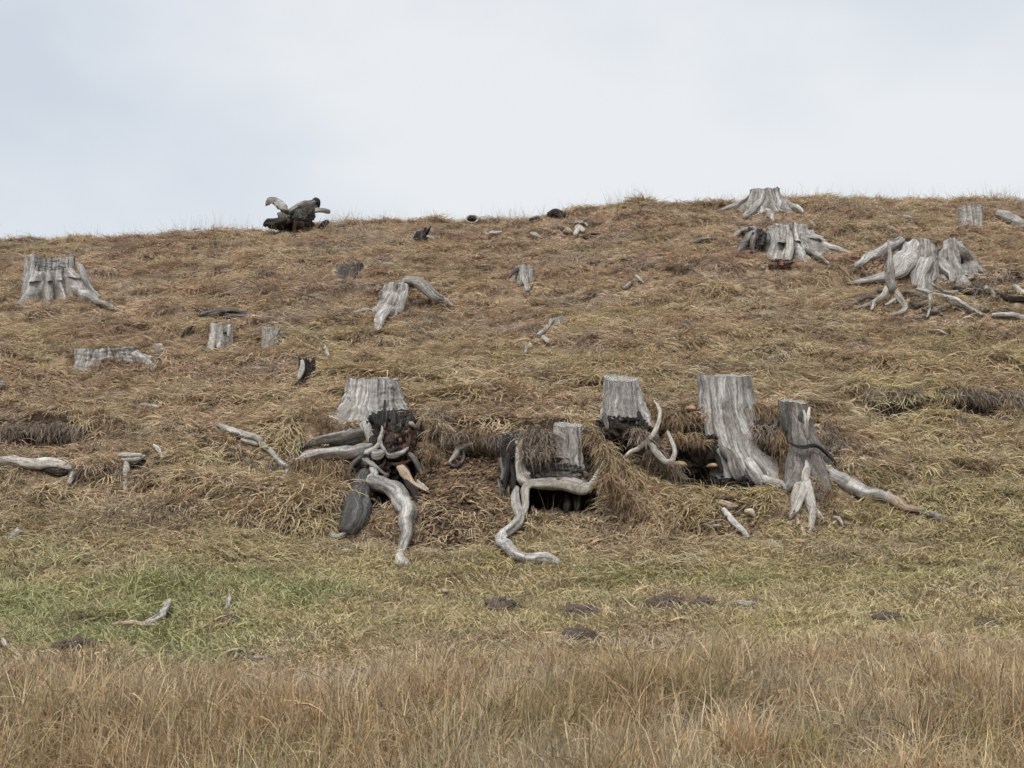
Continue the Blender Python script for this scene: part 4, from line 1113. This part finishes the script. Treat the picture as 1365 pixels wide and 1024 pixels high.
def scatter(name, label, pts, rot, scl, tint, colln, cat='grass'):
    c, nvar = colln
    n = len(pts)
    me = bpy.data.meshes.new(name)
    me.vertices.add(n)
    me.vertices.foreach_set('co', np.asarray(pts, np.float32).ravel())
    a = me.attributes.new('rot', 'FLOAT_VECTOR', 'POINT'); a.data.foreach_set('vector', np.asarray(rot, np.float32).ravel())
    a = me.attributes.new('scl', 'FLOAT_VECTOR', 'POINT'); a.data.foreach_set('vector', np.asarray(scl, np.float32).ravel())
    a = me.attributes.new('tint', 'FLOAT_COLOR', 'POINT'); a.data.foreach_set('color', np.concatenate([tint, np.ones((n, 1))], 1).astype(np.float32).ravel())
    a = me.attributes.new('pick', 'INT', 'POINT'); a.data.foreach_set('value', RNG.integers(0, nvar, n).astype(np.int32))
    o = bpy.data.objects.new(name, me)
    C.objects.link(o)
    ng = bpy.data.node_groups.new(name + '_nodes', 'GeometryNodeTree')
    ng.interface.new_socket(name='Geometry', in_out='INPUT', socket_type='NodeSocketGeometry')
    ng.interface.new_socket(name='Geometry', in_out='OUTPUT', socket_type='NodeSocketGeometry')
    gi = ng.nodes.new('NodeGroupInput'); gout = ng.nodes.new('NodeGroupOutput')
    ci = ng.nodes.new('GeometryNodeCollectionInfo')
    ci.inputs['Collection'].default_value = c
    ci.inputs['Separate Children'].default_value = True
    ci.inputs['Reset Children'].default_value = True
    ip = ng.nodes.new('GeometryNodeInstanceOnPoints')
    ip.inputs['Pick Instance'].default_value = True
    def na(nm, dt):
        q = ng.nodes.new('GeometryNodeInputNamedAttribute'); q.data_type = dt; q.inputs['Name'].default_value = nm
        return q.outputs['Attribute']
    e2r = ng.nodes.new('FunctionNodeEulerToRotation')
    ng.links.new(na('rot', 'FLOAT_VECTOR'), e2r.inputs[0])
    ng.links.new(gi.outputs[0], ip.inputs['Points'])
    ng.links.new(ci.outputs[0], ip.inputs['Instance'])
    ng.links.new(na('pick', 'INT'), ip.inputs['Instance Index'])
    ng.links.new(e2r.outputs[0], ip.inputs['Rotation'])
    ng.links.new(na('scl', 'FLOAT_VECTOR'), ip.inputs['Scale'])
    ng.links.new(ip.outputs[0], gout.inputs[0])
    md = o.modifiers.new('scatter', 'NODES'); md.node_group = ng
    tag(o, label, cat, kind='stuff')
    return o
def cov_at(x, y):
    i = np.clip(((x + 12.5) / .05 + .5).astype(int), 0, COV.shape[1] - 1); j = np.clip(((y - 5) / .05 + .5).astype(int), 0, COV.shape[0] - 1)
    return COV[j, i]
def sample(n, y0, y1, pad=1.6, power=1.0):
    """points over the view wedge between two distances, denser per metre near the camera"""
    y = (RNG.random(n) * (y1 ** power - y0 ** power) + y0 ** power) ** (1 / power)
    hw = np.minimum(y * .366 + pad, 12.3)
    x = (RNG.random(n) * 2 - 1) * hw
    return x, y
def slope(x, y, e=.12):
    return (H(x + e, y) - H(x - e, y)) / (2 * e), (H(x, y + e) - H(x, y - e)) / (2 * e)
def mixc(a, b, k):
    return a + (b - a) * k[:, None]
col = lambda *c: np.array(c)
STRAW, TAN, RUSSET, GREY, OLIVE, GREEN, DARK = col(.50, .385, .245), col(.40, .285, .18), col(.385, .26, .17), col(.34, .275, .215), col(.40, .33, .165), col(.262, .27, .115), col(.19, .135, .095)

def tints(x, y):
    n = len(x)
    t = np.tile(TAN, (n, 1))
    t = mixc(t, STRAW, sst(-.12, .35, fbm(x * 1.6, y * 2.4, 201, 4)) * .8)
    t = mixc(t, RUSSET, sst(.05, .4, fbm(x * .55, y * 1.1, 202, 4)) * .6 * sst(14, 17, y) + .0)
    t = mixc(t, GREY, sst(.05, .4, fbm(x * .9, y * 1.6, 203, 4)) * .5)
    ol = np.interp(y, [11, 11.8, 14, 15.2, 16.5, 18, 20, 22, 30], [.3, .75, .74, .52, .24, .27, .23, .10, .04])
    # the sweep of yellower grass across the middle and lower right slope
    ol = ol + .35 * sst(1.0, 6, x) * sst(14.5, 15.5, y) * (1 - sst(18, 22.5, y)) + .25 * sst(-.6, .3, x) * (1 - sst(2.5, 4, x)) * sst(17.3, 17.8, y) * (1 - sst(19.5, 21, y))
    t = mixc(t, OLIVE, np.clip(ol + fbm(x * .8, y * 1.3, 204, 4) * .55, 0, .92))
    gr = (1 - sst(-2.7, -.9, x + fbm(x * .7, y * .9, 88, 3) * 1.6)) * sst(10.3, 10.9, y) * (1 - sst(13.2, 14.2, y + fbm(x, y, 89, 3) * .9))
    gr = np.clip(gr * (.55 + fbm(x * 1.6, y * 2.2, 206, 4) * 1.0), 0, .72)
    gr2 = sst(.05, .4, fbm(x * .9, y * 1.6, 207, 3)) * .35 * sst(11.5, 12.2, y) * (1 - sst(13.8, 15, y))
    t = mixc(t, GREEN, np.maximum(gr, gr2))
    t = mixc(t, DARK, sst(.18, .5, fbm(x * 1.9, y * 3.2, 208, 3)) * .35)
    return t * RNG.uniform(.78, 1.18, n)[:, None] * (1 + (RNG.random((n, 3)) - .5) * .06) * np.array((1.25, 1.295, 1.42))

def lay(x, y, flow=1.0, tilt=.75):
    gx, gy = slope(x, y)
    a = np.arctan2(-gx, gy + 1e-6)              # turn local -Y to point downhill
    a = -np.arctan2(gx, np.maximum(gy, .15))
    a = a + fbm(x * 1.3, y * 1.3, 221, 3) * 2.2 * flow + RNG.normal(0, .45, len(x))
    s = np.arctan(np.hypot(gx, gy)) * tilt
    return np.stack([s, RNG.normal(0, .12, len(x)), a], 1)

# matted hill grass
x, y = sample(42000, 13.6, 29.6, power=1.0)
cv = cov_at(x, y)
br = np.maximum(bare(x, y), 0)
so_ = np.zeros_like(x)
for x0, x1, y0, y1, zf, s in CAVES:
    so_ = np.maximum(so_, (x > x0 - .02) & (x < x1 + .02) & (y > y0 - .02) & (y < y1 + .04))
keep = (RNG.random(len(x)) < np.where(cv <= 0, 0, np.clip(.55 + cv, 0, 1))) & (RNG.random(len(x)) > br * .97) & (so_ < .5) & (RNG.random(len(x)) < sst(13.4, 15.2, y + fbm(x, y, 90, 3) * 1.2))
x, y, cv = x[keep], y[keep], cv[keep]
sc = (.72 + .5 * vn(x * 1.5, y * 2, 231) + RNG.random(len(x)) * .35) * np.clip(.27 + cv * .73, .3, 1)
sc = sc * (1 + .25 * sst(.1, .4, fbm(x * .6, y * .9, 232, 3)))
z = H(x, y) - .012
scatter('matted_grass', 'matted dead straw grass combed downhill over the slope', np.stack([x, y, z], 1), lay(x, y), np.stack([sc, sc, sc * RNG.uniform(.55, 1.1, len(x))], 1), tints(x, y), MAT)

# short meadow grass
x, y = sample(15000, 9.3, 15.4)
cv = cov_at(x, y)
keep = (RNG.random(len(x)) < np.where(cv <= 0, 0, np.clip(.55 + cv, 0, 1))) & (RNG.random(len(x)) > bare(x, y) * .9)
x, y, cv = x[keep], y[keep], cv[keep]
sc = (.65 + .6 * vn(x * 1.4, y * 1.8, 241) + RNG.random(len(x)) * .3) * np.clip(.4 + cv * .6, .3, 1)
scatter('meadow_grass', 'short olive and green meadow grass below the bank', np.stack([x, y, H(x, y) - .01], 1), lay(x, y, 1.4), np.stack([sc, sc, sc], 1), tints(x, y), SHORT)

# tall rough grass in front
x, y = sample(12500, 5.6, 12.2, pad=1.2)
yb_ = np.interp(x, [-6, -4, -2, 0, 1.5, 3, 5], [10.35, 10.2, 10.1, 10.5, 11.1, 11.25, 11.2]) + fbm(x * 1.1, y * .7, 251, 4) * 1.25 + fbm(x * 3.3, y * 1.7, 259, 2) * .5
keep = RNG.random(len(x)) < 1 - sst(-.35, .25, y - yb_)
x, y = x[keep], y[keep]
n = len(x)
sc = (.42 + .55 * vn(x * 1.2, y * 1.2, 252) + .5 * vn(x * 3.1, y * 3.1, 258) ** 2 + RNG.random(n) * .35) * .9 * (1 - .5 * sst(-1.2, .1, y - np.interp(x, [-6, -4, -2, 0, 1.5, 3, 5], [10.35, 10.2, 10.1, 10.5, 11.1, 11.25, 11.2])))
ft = np.tile(col(.45, .33, .195), (n, 1))
ft = mixc(ft, col(.41, .285, .165), sst(-.1, .35, fbm(x * .8, y * .9, 253, 4)) * .55)
ft = mixc(ft, col(.55, .44, .285), sst(.0, .4, fbm(x * 1.3, y * 1.3, 254, 4)) * .7)
ft = mixc(ft, col(.29, .245, .12), sst(.08, .4, fbm(x * 1.5, y * 1.5, 255, 3)) * .6)
ft = mixc(ft, col(.33, .285, .21), sst(.1, .4, fbm(x * 1.0, y * 1.0, 256, 3)) * .6)
ft = ft * RNG.uniform(.8, 1.25, n)[:, None] * np.array((1.07, 1.10, 1.10))
# rush clumps standing out of it
cx_, cy_ = sample(130, 6.5, 11.9, pad=1.0)
cs_ = RNG.uniform(.12, .30, 130)
qx, qy, qs, qt = [], [], [], []
for a, b, r_ in zip(cx_, cy_, cs_):
    lim = float(np.interp(a, [-6, -4, -2, 0, 1.5, 3, 5], [10.35, 10.2, 10.1, 10.5, 11.1, 11.25, 11.2]))
    if b > lim + .45: continue
    m_ = int(12 + 90 * r_ * r_ * 4); c_ = (col(.40, .26, .15), col(.33, .265, .13), col(.52, .41, .26), col(.42, .30, .18))[int(RNG.integers(0, 4))] * RNG.uniform(.85, 1.15)
    h_ = RNG.uniform(.75, 1.25) * (.7 if b > lim - .2 else 1)
    for i in range(m_):
        qx.append(a + RNG.normal(0, r_ * .55)); qy.append(b + RNG.normal(0, r_ * .55)); qs.append(h_ * RNG.uniform(.75, 1.15)); qt.append(c_ * RNG.uniform(.8, 1.2))
x = np.concatenate([x, qx]); y = np.concatenate([y, qy]); sc = np.concatenate([sc, qs]); ft = np.concatenate([ft, np.array(qt)]); n = len(x)
scatter('tall_grass', 'tall uncut rusty straw grass filling the foreground', np.stack([x, y, H(x, y) - .01], 1),
        np.stack([RNG.normal(.05, .14, n), RNG.normal(0, .14, n), RNG.random(n) * 6.28], 1), np.stack([sc, sc, sc * RNG.uniform(.8, 1.2, n)], 1), ft, TALL)

# stalks on skyline and scattered over the hill
xs, ys_ = sample(2600, 26.6, 29.4)
k1 = RNG.random(len(xs)) < .25 + .75 * sst(.1, .4, fbm(xs * 1.2, ys_ * 0, 261, 3))
xs, ys_ = xs[k1], ys_[k1]
x2, y2_ = sample(1300, 14, 27)
x3, y3_ = sample(500, 7, 13)
xq = RNG.normal(2.45, .28, 60); yq = RNG.uniform(27.8, 29.0, 60)
x = np.concatenate([xs, x2, x3, xq]); y = np.concatenate([ys_, y2_, y3_, yq])
n = len(x)
sc = RNG.uniform(.6, 1.25, n)
scatter('grass_stalks', 'thin dry stalks standing above the turf and on the skyline', np.stack([x, y, H(x, y)], 1), np.stack([RNG.normal(0, .18, n), RNG.normal(0, .18, n), RNG.random(n) * 6.28], 1),
        np.stack([sc, sc, sc], 1), np.tile(col(.42, .34, .22), (n, 1)) * RNG.uniform(.6, 1.15, n)[:, None], STALK)

# hanging tussocks over the turf edges: (u0, v0, u1, v1, y or None, count, scale)
hp, hr, hs, ht = [], [], [], []
for u0, v0, u1, v1, yy, cnt, ss, tint in (
        (588, 585, 690, 588, 16.3, 140, .9, GREY), (590, 582, 660, 580, 16.35, 60, 1.0, TAN), (694, 586, 736, 590, 15.82, 90, 1.0, GREY), (700, 604, 738, 608, 15.66, 60, .9, GREY), (792, 580, 820, 640, 15.8, 80, 1.0, TAN),
        (806, 600, 842, 650, 15.65, 100, 1.0, STRAW), (392, 552, 452, 572, None, 70, .5, TAN), (806, 640, 850, 690, 15.3, 120, 1.0, TAN), (862, 560, 922, 572, 16.6, 130, 1.0, TAN), (1004, 545, 1046, 575, 16.7, 150, 1.0, TAN), (1010, 575, 1055, 615, 16.45, 150, 1.05, GREY),
        (1098, 590, 1190, 655, 16.3, 120, .9, GREY), (1150, 528, 1225, 530, None, 110, .9, GREY), (1262, 528, 1318, 535, None, 110, 1.05, GREY), (1325, 530, 1372, 535, None, 80, .9, GREY),
        (0, 582, 60, 578, None, 80, .8, GREY), (60, 575, 115, 580, None, 80, .9, GREY), (380, 570, 460, 560, 16.9, 60, .8, TAN), (395, 622, 460, 628, 16.1, 110, 1.0, TAN), (300, 600, 400, 640, None, 60, .6, GREY),
        (580, 568, 596, 596, 16.5, 20, .8, GREY), (425, 625, 448, 680, 15.8, 40, .6, TAN), (1300, 385, 1370, 382, None, 90, .9, GREY), (100, 630, 200, 632, None, 70, .8, GREY), (845, 575, 905, 640, 15.9, 110, .9, GREY),
        (95, 480, 190, 490, None, 90, .8, RUSSET), (890, 586, 935, 590, 16.35, 60, .8, TAN), (566, 590, 574, 616, 16.12, 30, .6, TAN), (1040, 580, 1052, 640, 16.2, 70, .9, TAN), (1046, 640, 1056, 668, 15.9, 30, .8, TAN), (1094, 640, 1112, 690, None, 70, .45, TAN), (1086, 650, 1100, 680, None, 40, .4, GREY), (490, 690, 530, 700, None, 40, .5, TAN), (1100, 668, 1190, 690, None, 50, .6, STRAW)):
    for i in range(int(cnt * .65)):
        s = RNG.random()
        u, v = u0 + (u1 - u0) * s + RNG.normal(0, 4), v0 + (v1 - v0) * s + RNG.normal(0, 4)
        p = G(u, v, .04) if yy is None else P(u, v, yy + RNG.normal(0, .05))
        if yy is not None:
            p[2] = max(p[2], float(H(p[0], p[1])) + .01)
        hp.append(p); hr.append((RNG.normal(0, .15), RNG.normal(0, .15), RNG.normal(0, .5)))
        k = ss * RNG.uniform(.6, 1.2); hs.append((k, k, k)); ht.append(tint * RNG.uniform(.65, 1.15))
x, y = sample(1500, 14.5, 28.6)
k = RNG.random(1500) < .25 + .75 * sst(-.05, .3, fbm(x * .7, y * 1.0, 281, 3))
for a, b in zip(x[k], y[k]):
    if cov_at(np.array([a]), np.array([b]))[0] < .9 or bare(a, b) > .1: continue
    ti_ = (GREY, TAN, RUSSET, DARK, GREY)[int(RNG.integers(0, 5))] * RNG.uniform(.6, 1.15)
    for i in range(int(RNG.integers(4, 10))):
        q = np.array((a + RNG.normal(0, .11), b + RNG.normal(0, .05), 0)); q[2] = float(H(q[0], q[1])) + .03
        kk = RNG.uniform(.5, 1.05)
        hp.append(q); hr.append((RNG.normal(.1, .2), RNG.normal(0, .2), RNG.normal(0, .7))); hs.append((kk, kk, kk)); ht.append(ti_ * RNG.uniform(.8, 1.2))
scatter('hanging_grass', 'long dead grass hanging over the broken turf edges', np.array(hp), np.array(hr), np.array(hs), np.array(ht), HANG)

# leaf litter on the washed-out bank
def flake(i):
    r = random.Random(300 + i)
    V = []; Fc = []; cl = []
    for k in range(8):
        a = r.uniform(0, 6.28); c_ = Vector((r.uniform(-.05, .05), r.uniform(-.05, .05), r.uniform(.005, .03)))
        d = Vector((math.cos(a), math.sin(a), r.uniform(-.4, .6))) * r.uniform(.015, .045); e = Vector((-math.sin(a), math.cos(a), r.uniform(-.5, .5))) * r.uniform(.006, .014)
        n0 = len(V); V += [c_ - d, c_ + e + Vector((0, 0, .006)), c_ + d, c_ - e]
        Fc += [(n0, n0 + 1, n0 + 2), (n0, n0 + 2, n0 + 3)]; t_ = r.uniform(.5, 1.3); cl += [(t_, t_, t_, 1)] * 4
    me = bpy.data.meshes.new('litter'); me.from_pydata([tuple(v) for v in V], [], Fc)
    at = me.attributes.new('blade', 'FLOAT_COLOR', 'POINT'); at.data.foreach_set('color', np.array(cl, np.float32).ravel())
    me.materials.append(M['grass'])
    return bpy.data.objects.new('litter_%02d' % i, me)
LIT = coll('litter', [flake(i) for i in range(6)])
x = RNG.uniform(-1.4, 3.1, 5200); y = RNG.uniform(14.7, 16.4, 5200)
k = RNG.random(5200) < np.maximum(bare(x, y), .12)
x2, y2_ = sample(60000, 10, 29)
k2 = (cov_at(x2, y2_) < .5) & (cov_at(x2, y2_) > 0)
x, y = np.concatenate([x[k], x2[k2]]), np.concatenate([y[k], y2_[k2]]); n = len(x)
sc = RNG.uniform(.6, 1.4, n)
scatter('leaf_litter', 'brown leaf litter and chips on the washed-out bank between the stumps', np.stack([x, y, H(x, y)], 1), lay(x, y), np.stack([sc] * 3, 1),
        mixc(np.tile(col(.27, .18, .115), (n, 1)), tints(x, y), sst(.2, .8, RNG.random(n)) * (1 - bare(x, y))) * RNG.uniform(.5, 1.2, n)[:, None], LIT, 'leaf litter')

# two single tall stalks one notices
def single(u, v0, v1, label, y):
    g = sweep(Geo(), [P(u, v1, y), P(u + .5, (v0 + v1) / 2, y), P(u + 1.5, v0, y)], [.006, .005, .003], seg=6, rough=.05, seed=5)
    tag(g.build('grass_stalk', M['tan']), label, 'grass stalk')
single(722, 510, 578, 'single pale stalk standing above the turf left of the slender stump', 16.6)
single(684, 868, 955, 'single tall pale stalk standing up in the foreground grass', 9.6)
